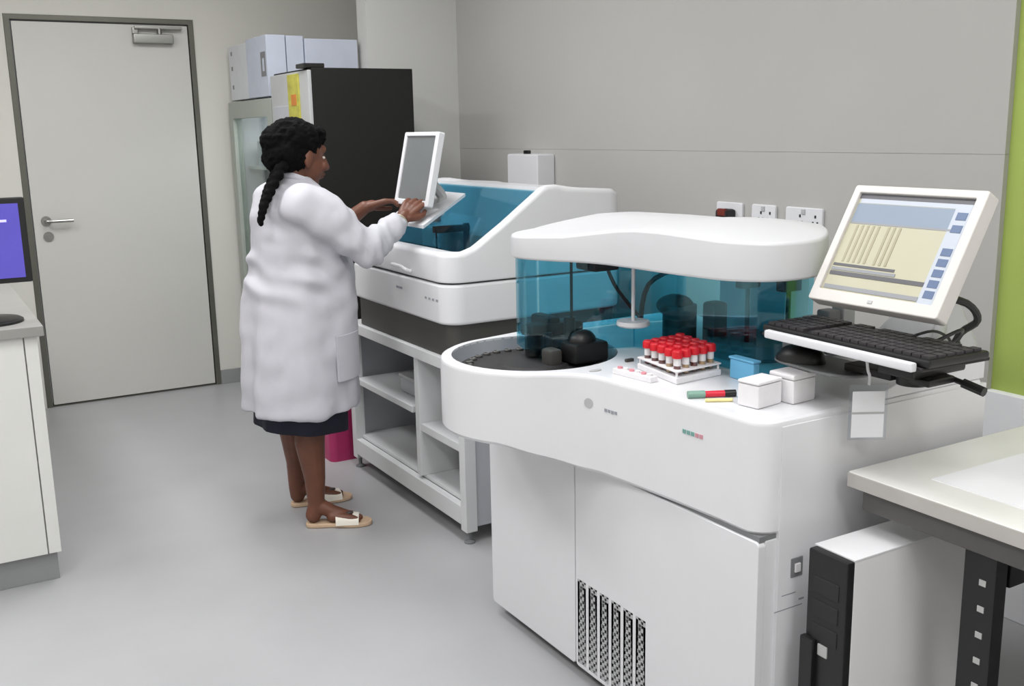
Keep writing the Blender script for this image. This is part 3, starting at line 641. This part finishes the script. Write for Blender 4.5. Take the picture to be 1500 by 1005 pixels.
# strip of small cups in front of the rack
t2 = empty('sample_strip', (1.46, 1.9, DZ_), 'low white strip of small pink-stoppered cups in front of the red tubes', 'rack')
mx2 = Matrix.Translation((1.442, 1.895, DZ_)) @ Matrix.Rotation(math.radians(97), 4, 'Z')
MB().box(-.065, .065, -.012, .012, 0, .014, .002, mx=mx2).build('strip_body', 'label', t2)
for k in range(6):
    s = MB(); p = mx2 @ Vector((-.05 + k * .02, 0, .013)); s.cone(p, p + Vector((0, 0, .006)), .0065, seg=12); s.build('stopper', 'pink' if k % 2 else 'label', t2)
t2 = empty('black_clip', (1.46, 2.0, DZ_), 'tiny black clip lying on white deck beside the bowl', 'clip')
MB().box(-.012, .012, -.005, .005, 0, .008, .002, mx=Matrix.Translation((1.535, 2.04, DZ_))).build('clip_body', 'dark', t2)
t2 = empty('rocker_button', (1.40, 1.995, DZ_), 'small grey oval button set in deck at the bowl edge', 'button')
MB().plate([[(1.405 + .018 * math.sin(a_), 2.005 + .007 * math.cos(a_)) for a_ in [2 * PI * k / 20 for k in range(20)]]], DZ_, DZ_ + .003, .001).build('button_cap', 'lgrey', t2)
# pens
mxp = Matrix.Translation((1.468, 1.655, DZ_ + .008)) @ Matrix.Rotation(math.radians(-26), 4, 'Z')
t2 = empty('marker_pen', (1.468, 1.655, DZ_), 'red marker pen with black end and green-grey cap lying on deck', 'pen')
for nm, xa, xb, r_, m_ in (('cap', -.052, -.014, .0085, 'pengreen'), ('barrel', -.014, .03, .007, 'penred'), ('end_plug', .03, .055, .0078, 'black')):
    MB().cone(mxp @ Vector((xa, 0, 0)), mxp @ Vector((xb, 0, 0)), r_, seg=16).build(nm, m_, t2)
t2 = empty('yellow_stick', (1.455, 1.62, DZ_), 'pale yellow applicator stick lying beside the marker pen', 'stick')
MB().cone((1.432, 1.632, DZ_ + .004), (1.478, 1.605, DZ_ + .004), .004, seg=12).build('shaft', 'penyel', t2); MB().ball((1.480, 1.604, DZ_ + .0042), .0042).build('tip', 'penyel', t2)
# white blocks
t2 = empty('tip_box', (1.51, 1.55, DZ_), 'small white plastic box nearest the front edge of the deck', 'box', 'white boxes on the deck')
mb_ = Matrix.Translation((1.515, 1.555, DZ_)) @ Matrix.Rotation(math.radians(8), 4, 'Z')
MB().box(-.04, .04, -.028, .028, 0, .05, .005, mx=mb_).build('body', 'label', t2); MB().box(-.0405, .0405, -.0285, .0285, .05, .058, .004, mx=mb_).build('lid', 'label', t2)
t2 = empty('tip_box', (1.60, 1.55, DZ_), 'taller white plastic box behind the other, under the mouse tray', 'box', 'white boxes on the deck')
mb_ = Matrix.Translation((1.60, 1.545, DZ_)) @ Matrix.Rotation(math.radians(4), 4, 'Z')
MB().box(-.036, .036, -.034, .034, 0, .052, .005, mx=mb_).build('body', 'label', t2); MB().box(-.0365, .0365, -.0345, .0345, .052, .064, .004, mx=mb_).build('lid', 'label', t2)
t2 = empty('blue_box', (1.62, 1.70, DZ_), 'small light blue plastic box behind the white boxes', 'box')
MB().box(1.625, 1.645, 1.69, 1.77, DZ_, .915, .004).build('body', 'bluep', t2); MB().box(1.623, 1.647, 1.688, 1.772, .915, .921, .002).build('lid', 'bluep', t2)

# ------------------------------------------------------------------ operator terminal on the near analyser
t = empty('support_arm', (2.0, 1.5, .955), 'pivoting arm with grey foot and black lever holding keyboard trays', 'arm')
MB().loft([[(x, y, .9155) for x, y in rrect(1.93, 2.10, 1.445, 1.64, .03)], [(x, y, .95) for x, y in rrect(1.93, 2.10, 1.445, 1.64, .03)], [(x, y, 1.05) for x, y in rrect(1.97, 2.05, 1.47, 1.56, .02)]]).build('foot', 'lgrey', t)
s = MB(); s.tube([(2.01, 1.51, 1.03), (1.95, 1.48, 1.11), (1.86, 1.42, 1.15), (1.77, 1.385, 1.17)], .024, seg=14); s.build('upright', 'offwhite', t)
s = MB(); s.tube([(1.98, 1.47, 1.0), (1.88, 1.40, .985), (1.76, 1.33, .975)], .014, seg=12); s.build('tray_strut', 'lgrey', t)
s = MB(); s.box(1.64, 1.80, 1.27, 1.36, .958, .984, .006); s.box(1.66, 1.74, 1.25, 1.30, .945, .96, .004); s.cone((1.69, 1.31, .938), (1.69, 1.31, .96), .032); s.cone((1.66, 1.33, .97), (1.66, 1.33, 1.003), .02); s.build('tray_hinge', 'black', t)
s = MB(); s.tube([(1.74, 1.29, .957), (1.742, 1.25, .95), (1.745, 1.22, .944)], .006); s.tube([(1.744, 1.235, .947), (1.746, 1.19, .938)], .010); s.build('lever', 'black', t)
kr = Matrix.Translation((1.652, 1.395, 0)) @ Matrix.Rotation(math.radians(-2), 4, 'Z')
t = empty('keyboard_tray', (1.65, 1.4, 1.002), 'slim black keyboard tray with a white front edge below the monitor', 'tray')
MB().box(-.088, .10, -.21, .215, 1.002, 1.010, .003, mx=kr).build('board', 'blackm', t)
MB().box(-.105, -.089, -.20, .19, 1.002, 1.020, .004, mx=kr).build('front_edge', 'white2', t)
t = empty('keyboard', (1.65, 1.4, 1.01), 'black full-size keyboard on the tray in front of the monitor', 'keyboard')
MB().box(-.084, .082, -.222, .218, 1.0105, 1.026, .005, mx=kr).build('case', 'black', t)
s = MB()
for r_ in range(6):
    for c_ in range(20):
        if c_ in (14,) or (r_ == 5 and c_ in (1, 6, 11)): continue
        x_ = -.074 + r_ * .0245; y_ = -.213 + c_ * .0213
        s.box(x_, x_ + .019, y_, y_ + .0182, 1.026, 1.0315, mx=kr)
s.build('keys', 'keys', t, smooth=0, kind='stuff')
t = empty('mouse_tray', (1.65, 1.52, .936), 'dark round-ended mouse tray below the keyboard tray', 'tray')
mt = smooth_loop([(1.625, 1.62), (1.612, 1.55), (1.612, 1.46), (1.65, 1.41), (1.71, 1.42), (1.74, 1.48), (1.74, 1.58), (1.71, 1.64), (1.66, 1.65)], 5)
MB().plate([mt], .934, .941, .003).build('plate', 'grey', t)
s = MB(); s.box(1.66, 1.72, 1.34, 1.46, .941, .957, .003); s.build('bracket', 'blackm', t)
t = empty('mouse', (1.64, 1.56, .941), 'black computer mouse on the mouse tray', 'mouse')
s = MB(); q = Matrix.Translation((1.652, 1.575, .941)) @ Matrix.Rotation(math.radians(15), 4, 'Z')
rings = []
for k in range(9):
    a = PI / 2 * k / 8; zz = .036 * math.sin(a); f_ = math.cos(a) ** .7 if k < 8 else .05
    rings.append([q @ Vector((.036 * f_ * math.cos(b_), .058 * f_ * math.sin(b_) - .006 * math.sin(a), zz + .0005)) for b_ in [2 * PI * j / 28 for j in range(28)]])
s.loft(rings); s.build('shell', 'black', t)
s = MB(); s.cone(q @ Vector((-.003, -.03, .029)), q @ Vector((.003, -.03, .029)), .007, seg=14); s.build('scroll_wheel', 'grey', t)
# monitor
t = empty('operator_monitor', (1.75, 1.4, 1.1), 'beige flat monitor showing a table screen, tilted back above the keyboard', 'monitor')
mm = screen_mx((1.699, 1.38, 1.203), math.radians(30)) @ Matrix.Scale(.912, 4)
MB().plate([rrect(-.175, .175, -.147, .147, .007), rrect(-.155, .150, -.118, .128, .003)], -.035, .004, .003, mx=mm).build('casing', 'offwhite', t)
MB().box(-.165, .165, -.135, .135, -.055, -.02, .012, mx=mm).build('rear_shell', 'offwhite', t)
SW, SE, SB, ST = -.155, .150, -.118, .128
s = MB(); s.box(SW, SE, SB, ST, -.012, -.004, mi=0, mx=mm)
def sr(u0, u1, v0, v1, mi): # fractions of screen
    a, b = SW + (SE - SW) * u0, SW + (SE - SW) * u1; c_, d_ = SB + (ST - SB) * v0, SB + (ST - SB) * v1
    sr.k += .00006; s.box(a, b, c_, d_, -.0045, -.0036 + sr.k, mi=mi, mx=mm)
sr.k = 0
sr(0, 1, .95, 1, 2); sr(.02, .98, .905, .95, 3); sr(.01, .99, .70, .90, 1); sr(.86, 1, 0, .95, 3); sr(.01, .97, .69, .71, 5)
for k in range(8): sr(.08 + k * .05 + (.04 if k > 4 else 0), .10 + k * .05 + (.04 if k > 4 else 0), .30, .68, 4)
sr(.02, .58, .255, .28, 2); sr(.02, .86, .16, .20, 2); sr(.02, .6, .21, .24, 5); sr(.02, .86, .02, .06, 5)
for v in (.06, .16, .26, .36, .46, .68, .8): sr(.89, .97, v, v + .07, 6)
s.build('screen', ['s_bg', 's_head', 's_dark', 's_pale', 's_str', 's_grey', 's_icon'], t, smooth=0)
MB().box(-.006, .006, -.137, -.130, .0035, .0055, mx=mm).build('power_button', 'lgrey', t)
t = empty('monitor_cable', (2.0, 1.42, .955), 'black cable looping down behind the monitor', 'cable')
s = MB(); s.tube([(1.80, 1.36, 1.10), (1.87, 1.33, 1.08), (1.91, 1.33, 1.04), (1.90, 1.36, 1.01), (1.93, 1.40, .965), (2.0, 1.44, .962)], .008); s.build('wire', 'cable', t)
t = empty('keyboard_cable', (1.95, 1.42, .96), 'thin black keyboard cable curled between keyboard and arm foot', 'cable')
s = MB(); s.tube([(1.74, 1.30, 1.02), (1.78, 1.28, 1.04), (1.82, 1.30, 1.03), (1.85, 1.34, 1.0), (1.92, 1.40, .965)], .004); s.tube([(1.74, 1.36, 1.02), (1.78, 1.34, 1.03), (1.84, 1.35, 1.01), (1.90, 1.38, .98)], .003); s.build('wire', 'cable', t)
# badge
t = empty('hanging_badge', (1.64, 1.375, .80), 'clear-sleeved paper badge hanging below the mouse tray', 'badge')
bm_ = Matrix(((.86, 0, .51, 1.640), (-.51, 0, .86, 1.375), (0, 1, 0, .872), (0, 0, 0, 1))) @ Matrix.Scale(1.06, 4)
MB().box(-.037, .037, -.055, .055, -.0012, .0012, .001, mx=bm_).build('sleeve', 'badgep', t)
MB().box(-.031, .031, -.05, .042, -.0022, -.0013, mx=bm_).build('paper', 'paper', t)
MB().box(-.031, .031, -.003, .001, -.0028, -.0022, mx=bm_).build('fold_line', 'lgrey', t)
s = MB(); a_ = bm_ @ Vector((0, .054, 0)); s.tube([a_, a_ + Vector((0, 0, .02)), a_ + Vector((-.005, .0, .03)), a_ + Vector((-.012, .0, .06))], .003); s.build('cord', 'white2', t)

# ------------------------------------------------------------------ right bench
t = empty('work_bench', (2.1, .7, 0), 'pale laminate work bench on a black slotted upright beside the analyser', 'bench')
MB().plate([rrect(1.603, 2.66, -.6, 1.386, .006)], .718, .75, .002).build('worktop', 'bench', t)
box('edge_band', 'benchedge', t, (1.6, 1.6035, -.598, 1.384, .719, .749), .001)
box('front_beam', 'beam', t, (1.614, 1.654, -.56, 1.357, .672, .7175), .006)
box('rear_beam', 'beam', t, (2.55, 2.59, -.56, 1.345, .668, .7175), .006)
def upright(x, y):
    o = box('slotted_upright', 'black', t, (x, x + .035, y, y + .066, .03, .672), .002)
    for k in range(11): box('slot', 'slot', o, (x - .0015, x + .001, y + .018, y + .032, .09 + k * .052, .102 + k * .052), .0005)
upright(1.625, 1.056); upright(1.625, -.5)
for y_ in (1.05, -.5):
    box('rear_leg', 'black', t, (2.55, 2.585, y_, y_ + .058, .03, .668), .002)
    box('foot_bar', 'black', t, (1.6, 2.62, y_ + .005, y_ + .053, 0, .03), .004)
    box('cross_bar', 'black', t, (1.675, 2.55, y_ + .01, y_ + .048, .60, .66), .003)
o = MB().plate([rrect(1.70, 1.997, 1.05, 1.26, .001)], .75, .7512, mx=Matrix.Translation((0, 0, 0))).build('paper_sheet', 'paper', None)
tag(origin_to(o, (1.85, 1.15, .75)), 'white paper sheet lying flat on the work bench', 'paper')
# PC tower
t = empty('computer_tower', (1.70, 1.30, 0), 'pale grey computer tower with black front under the bench', 'computer')
tx, ty0, ty1, tz = 1.480, 1.268, 1.368, .622
MB().box(tx + .02, tx + .46, ty0, ty1, .02, tz - .004, .003).build('case', 'pctower', t)
MB().box(tx + .018, tx + .462, ty0 - .001, ty1 + .001, tz - .004, tz, .001).build('top_cover', 'pclid', t)
MB().box(tx, tx + .022, ty0, ty1, .02, tz - .004, .004).build('front_bezel', 'black', t)
s = MB()
for k in range(3): s.box(tx - .002, tx + .002, ty0 + .018, ty1 - .018, .53 - k * .05, .565 - k * .05, .0015)
s.build('drive_cover', 'blackm', t)
MB().box(tx - .012, tx + .004, ty1 - .03, ty1 + .004, .06, .43, .003).build('door_flap', 'black', t)
MB().box(tx - .003, tx + .003, ty0 + .04, ty0 + .065, .4, .425, .002).build('power_button', 'slot', t)
for x_ in (tx + .05, tx + .41): MB().box(x_ - .02, x_ + .02, ty0 - .01, ty1 + .01, 0, .02, .004).build('foot', 'black', t)

# ------------------------------------------------------------------ person
P = empty('person', (1.21, 3.6, 0), 'person in a white knee-length lab coat pressing the touch monitor', 'person')
V = Vector
# right (near) and left (far) feet
nfh, nft = V((1.155, 3.545, 0)), V((1.345, 3.455, 0)); ffh, fft = V((1.175, 3.78, 0)), V((1.41, 3.75, 0))
b = MB()
def leg(hip, knee, ank, heel, toe):
    b.chain([hip, knee, knee.lerp(ank, .32) + V((-.012, 0, 0)), knee.lerp(ank, .7), ank], [.085, .058, .056, .040, .031])
    d_ = (toe - heel).normalized(); hz = V((0, 0, .035))
    b.chain([ank, heel + d_ * .03 + V((0, 0, .045))], [.031, .03])
    side = V((-d_.y, d_.x, 0))
    b.chain([ank, heel + d_ * .10 + V((0, 0, .055)), heel + d_ * .165 + V((0, 0, .036))], [.03, .026, .018])
    for s_, r_ in ((-.022, .014), (.004, .013), (.026, .011)):
        b.chain([heel + d_ * .10 + side * s_ * .7 + V((0, 0, .04)), heel + d_ * .17 + side * s_ + V((0, 0, .032)), heel + d_ * (.205 - abs(s_) * .4) + side * s_ * 1.1 + V((0, 0, .026))], [.02, r_ + .002, r_ * .85])
leg(V((1.2, 3.53, .80)), V((1.195, 3.525, .45)), V((1.195, 3.53, .085)), nfh, nft)
leg(V((1.2, 3.69, .80)), V((1.20, 3.705, .45)), V((1.20, 3.77, .085)), ffh, fft)
b.chain([V((1.2, 3.61, .82)), V((1.2, 3.61, .98)), V((1.2, 3.61, 1.12)), V((1.195, 3.61, 1.2)), V((1.2, 3.61, 1.27)), V((1.225, 3.605, 1.33))], [.125, .115, .12, .10, .055, .05])
def hand(wr, dirv, palmn, curl, spread, mirror=1, tips=None):
    dirv = dirv.normalized(); palmn = (palmn - dirv * palmn.dot(dirv)).normalized(); sd = dirv.cross(palmn) * mirror
    b.chain([wr, wr + dirv * .03], [.023, .022])
    for k in range(4): b.chain([wr + dirv * .02 + sd * (k - 1.5) * .009, wr + dirv * .082 + sd * (k - 1.5) * .019], [.015, .0115])
    for k, L in enumerate((.066, .074, .068, .052)):
        base = wr + dirv * .082 + sd * (k - 1.5) * .019; dd = (dirv + sd * (k - 1.5) * spread).normalized(); c0 = curl[k]
        p = [base]
        for j in range(3):
            c0_ = c0 * (j + .6); dj = (dd * math.cos(c0_) + palmn * math.sin(c0_)); p.append(p[-1] + dj * L * (.42, .32, .26)[j])
        b.chain(p, [.0105, .0092, .0085, .0075])
    tb_ = wr + dirv * .025 - sd * .02
    b.chain([tb_, tb_ - sd * .022 + dirv * .025 + palmn * .012, tb_ - sd * .028 + dirv * .055 + palmn * .022, tb_ - sd * .022 + dirv * .078 + palmn * .028], [.014, .012, .010, .0085])
# right (near) arm
RS, RE, RW = V((1.195, 3.43, 1.215)), V((1.39, 3.38, 1.045)), V((1.555, 3.455, 1.13))
b.chain([RS, RS.lerp(RE, .5), RE, RE.lerp(RW, .35), RW], [.055, .046, .04, .038, .026])
hand(RW, V((.10, .045, .085)), V((.4, .6, -.6)), (.25, .3, .35, .4), .10)
LS, LE, LW = V((1.2, 3.79, 1.215)), V((1.36, 3.87, 1.01)), V((1.535, 3.745, 1.165))
b.chain([LS, LS.lerp(LE, .5), LE, LE.lerp(LW, .35), LW], [.055, .046, .04, .038, .026])
hand(LW, V((.12, -.03, .03)), V((.1, -.2, -1)), (.12, .3, .4, .45), .06, -1)
# head: built in its own frame then turned
HC = V((1.240, 3.6, 1.375)); hm = Matrix.Translation(HC) @ Matrix.Rotation(math.radians(8), 4, 'Z') @ Matrix.Rotation(math.radians(13), 4, 'Y')
hb = lambda c, r: b.ball(hm @ V(c), r, rot=hm.to_quaternion(), seg=20)
hb((-.015, 0, .02), (.094, .074, .086)); hb((.035, 0, -.03), (.055, .058, .075)); hb((.052, 0, -.082), (.032, .032, .024)); hb((.03, 0, -.055), (.052, .05, .04))
hb((.066, 0, .035), (.02, .045, .022)); hb((.078, .033, -.022), (.018, .02, .02)); hb((.078, -.033, -.022), (.018, .02, .02))
b.chain([hm @ V((.083, 0, .018)), hm @ V((.1, 0, -.008)), hm @ V((.106, 0, -.022))], [.009, .0105, .014]); hb((.094, .013, -.026), (.011, .009, .008)); hb((.094, -.013, -.026), (.011, .009, .008))
hb((.086, 0, -.05), (.016, .025, .012)); hb((.084, 0, -.062), (.013, .02, .009))
for s_ in (-1, 1): hb((-.005, s_ * .074, -.012), (.018, .009, .03)); hb((0.0, s_ * .07, -.035), (.01, .008, .012))
b.chain([V((1.19, 3.6, 1.25)), hm @ V((-.02, 0, -.06))], [.056, .052])
body = remesh(b, .0042, 2).build('body', 'skin', P, smooth=180)
for s_ in (-1, 1):
    q = hm @ V((.0745, s_ * .030, .006)); e = MB().ball(q, (.006, .0095, .0055), seg=16, rot=hm.to_quaternion()).build('eye', 'eyew', P)
    e2 = MB().ball(hm @ V((.0785, s_ * .031, .006)), (.003, .0045, .0045), seg=12, rot=hm.to_quaternion()).build('pupil', 'eyed', e)
s = MB(); s.ball(hm @ V((.0965, 0, -.051)), (.006, .021, .0045), rot=hm.to_quaternion()); s.ball(hm @ V((.0935, 0, -.060)), (.006, .017, .005), rot=hm.to_quaternion()); s.build('lips', 'lips', P)
# hair
b = MB()
def hl(c, r): b.ball(hm @ V(c), r, rot=hm.to_quaternion(), seg=20)
hl((-.035, 0, .042), (.10, .09, .083)); hl((-.055, 0, .005), (.085, .088, .09)); hl((-.085, 0, -.02), (.055, .06, .065)); hl((.03, 0, .085), (.05, .06, .03)); hl((-.10, 0, .03), (.055, .065, .055)); hl((-.075, -.03, -.01), (.06, .06, .06)); hl((.045, -.0, .07), (.03, .058, .028))
hm3 = remesh(b, .005, 2)
for v in hm3.bm.verts:
    c_ = v.co; v.co = c_ + v.normal * (.007 * noise.noise(c_ * 60) + .004 * noise.noise(c_ * 140))
hair = hm3.build('hair', 'hair', P, smooth=180)
b = MB()
def braid(pts, r0, r1):
    n = 26
    for k in range(n):
        u = k / (n - 1) * (len(pts) - 1); i = min(int(u), len(pts) - 2); p = V(pts[i]).lerp(V(pts[i + 1]), u - i)
        r_ = r0 + (r1 - r0) * k / n; w_ = .5 * r_
        b.ball(p + V((math.sin(k * 2.1) * w_ * .6, math.cos(k * 2.1) * w_, 0)), (r_ * .9, r_, r_ * 1.05), seg=10)
braid([(1.15, 3.53, 1.35), (1.09, 3.49, 1.27), (1.05, 3.465, 1.21), (1.03, 3.45, 1.155)], .021, .011)
braid([(1.15, 3.58, 1.34), (1.09, 3.54, 1.26), (1.055, 3.51, 1.20)], .018, .010)
remesh(b, .004, 1).build('braid', 'hair', P, smooth=180)
# skirt
def ring(cx, cy, rx, ry, z, n=48, p=2.2, wob=0.0, zf=None):
    out = []
    for k in range(n):
        a = 2 * PI * k / n; ca, sa = math.cos(a), math.sin(a)
        x = cx + rx * math.copysign(abs(ca) ** (2 / p), ca) * (1 + wob * math.sin(7 * a + 1) + wob * .6 * math.sin(13 * a))
        y = cy + ry * math.copysign(abs(sa) ** (2 / p), sa) * (1 + wob * math.sin(7 * a + 1))
        out.append((x, y, z + (zf(ca, sa) if zf else 0)))
    return out
sk = lambda ca, sa: -.015 * ca
s = MB(); s.loft([ring(1.20, 3.61, .15, .18, .62, wob=.01), ring(1.19, 3.61, .165, .195, .5, wob=.02), ring(1.185, 3.61, .168, .198, .385, wob=.03, zf=sk), ring(1.185, 3.61, .160, .19, .384, wob=.03, zf=sk), ring(1.19, 3.61, .15, .18, .45, wob=.02)], cap=False)
s.build('skirt', 'skirt', P, smooth=180)
# coat
b = MB()
secs = [(.452, 1.185, .208, .235, .02), (.462, 1.185, .21, .237, .02), (.6, 1.19, .208, .235, .018), (.75, 1.2, .206, .23, .012), (.88, 1.21, .2, .22, .006), (.98, 1.216, .178, .205, 0), (1.08, 1.213, .158, .195, 0), (1.16, 1.205, .148, .195, 0), (1.215, 1.2, .13, .185, 0), (1.255, 1.198, .105, .15, 0), (1.285, 1.205, .075, .09, 0), (1.305, 1.21, .062, .066, 0)]
b.loft([ring(cx, 3.61, rx, ry, z, wob=wb) for z, cx, rx, ry, wb in secs])
for S_, E_, W_ in ((RS, RE, RW), (LS, LE, LW)):
    cu_ = E_.lerp(W_, .86 if S_ is RS else .6)
    b.chain([S_ + V((-.01, .02 if S_ is RS else -.02, -.01)), S_.lerp(E_, .3), S_.lerp(E_, .65), E_, E_.lerp(W_, .3), cu_], [.082, .078, .07, .064, .058, .046], seg=20)
cm = remesh(b, .009, 5, .6)
for v in cm.bm.verts:
    c_ = v.co; arm = min(1, max(0, (c_.x - 1.27) / .08)) if c_.z > .95 else 0; low = max(0, min(1, (1.0 - c_.z) / .3))
    dia = V((c_.x * 6 + c_.z * 9, c_.y * 5, c_.z * 9 - c_.x * 10))
    dsp = .013 * noise.noise(dia * 1.1) * (1 - low * .5) + .016 * low * noise.noise(V((c_.x * 10, c_.y * 10, c_.z * 1.3))) + .004 * noise.noise(V((c_.x * 22, c_.y * 22, c_.z * 9)))
    wv = noise.noise(V((c_.x * 38 + c_.z * 10, c_.y * 7, c_.z * 14))); dsp += .011 * arm * wv
    mid_ = math.exp(-((c_.z - 1.0) / .11) ** 2); dsp += .016 * mid_ * (1 - arm) * math.sin((c_.z * 1.0 + c_.x * .55) * 60 + 2 * noise.noise(c_ * 6)) * max(0, .4 + noise.noise(c_ * 7))
    v.co = c_ + v.normal * dsp
coat = cm.build('lab_coat', 'coat', P, smooth=180)
s = MB()
col_pts = []
for k in range(25):
    a = math.radians(50 + 260 * k / 24); col_pts.append((1.212 + .068 * math.cos(a), 3.61 + .074 * math.sin(a)))
s.loft([[(*p, 1.283 - (p[0] - 1.212) * .3) for p in col_pts] + [(1.212 + (p[0] - 1.212) * .9, 3.61 + (p[1] - 3.61) * .9, 1.285 - (p[0] - 1.212) * .3) for p in col_pts[::-1]],
        [(1.212 + (p[0] - 1.212) * 1.0, 3.61 + (p[1] - 3.61) * 1.0, 1.308 - (p[0] - 1.212) * .35) for p in col_pts] + [(1.212 + (p[0] - 1.212) * .92, 3.61 + (p[1] - 3.61) * .92, 1.308 - (p[0] - 1.212) * .35) for p in col_pts[::-1]]])
s.build('collar', 'coat', coat, smooth=180)
# pocket on the near side
s = MB(); pk = []
for z in (.58, .60, .73, .745):
    row = []
    for k in range(9):
        a = math.radians(-75 + 38 * k / 8); f_ = 1.028
        row.append((1.195 + .208 * f_ * math.copysign(abs(math.cos(a)) ** .909, math.cos(a)), 3.61 + .234 * f_ * math.copysign(abs(math.sin(a)) ** .909, math.sin(a)), z))
    inner = [((p[0] - 1.19) * .95 + 1.19, (p[1] - 3.61) * .95 + 3.61, p[2]) for p in row[::-1]]
    pk.append(row + inner)
s.loft(pk); s.build('pocket', 'coat', coat, smooth=60)
# cuffs trim / bracelet
s = MB(); cw = RE.lerp(RW, .97); dd = (RW - RE).normalized(); s.cone(cw - dd * .008, cw + dd * .008, .0295, seg=24); s.build('bracelet', 'gold', P)
# slippers
for heel, toe in ((nfh, nft), (ffh, fft)):
    d_ = (toe - heel).normalized(); sd = V((-d_.y, d_.x, 0)); L = .245
    o2 = [(0, .0), (.01, .022), (.05, .03), (.1, .029), (.16, .038), (.2, .04), (.235, .028), (.248, .0), (.238, -.028), (.2, -.042), (.15, -.04), (.1, -.03), (.05, -.03), (.01, -.022)]
    pts = smooth_loop([((heel + d_ * a + sd * c_).x, (heel + d_ * a + sd * c_).y) for a, c_ in o2], 3)
    sl = MB().plate([pts], .001, .017, .004).build('slipper', 'sole', P)
    rr = []
    for a_ in (.115, .125, .16, .19, .2):
        row = []; hh = .06 - (a_ - .115) * .22
        for k in range(13):
            th = PI * k / 12; row.append(heel + d_ * a_ + sd * .043 * math.cos(th) + V((0, 0, .012 + (hh - .012) * math.sin(th) ** .7)))
        inn_ = [heel + d_ * a_ + sd * .038 * math.cos(PI * k / 12) + V((0, 0, .010 + (hh - .016) * math.sin(PI * k / 12) ** .7)) for k in range(13)][::-1]
        rr.append(row + inn_)
    MB().loft(rr).build('strap', 'shoe', sl, smooth=60)
    q = heel + d_ * .165 + V((0, 0, .05)) - sd * .01
    MB().ball(q, (.016, .01, .006), rot=None).build('strap_buckle', 'strap', sl)
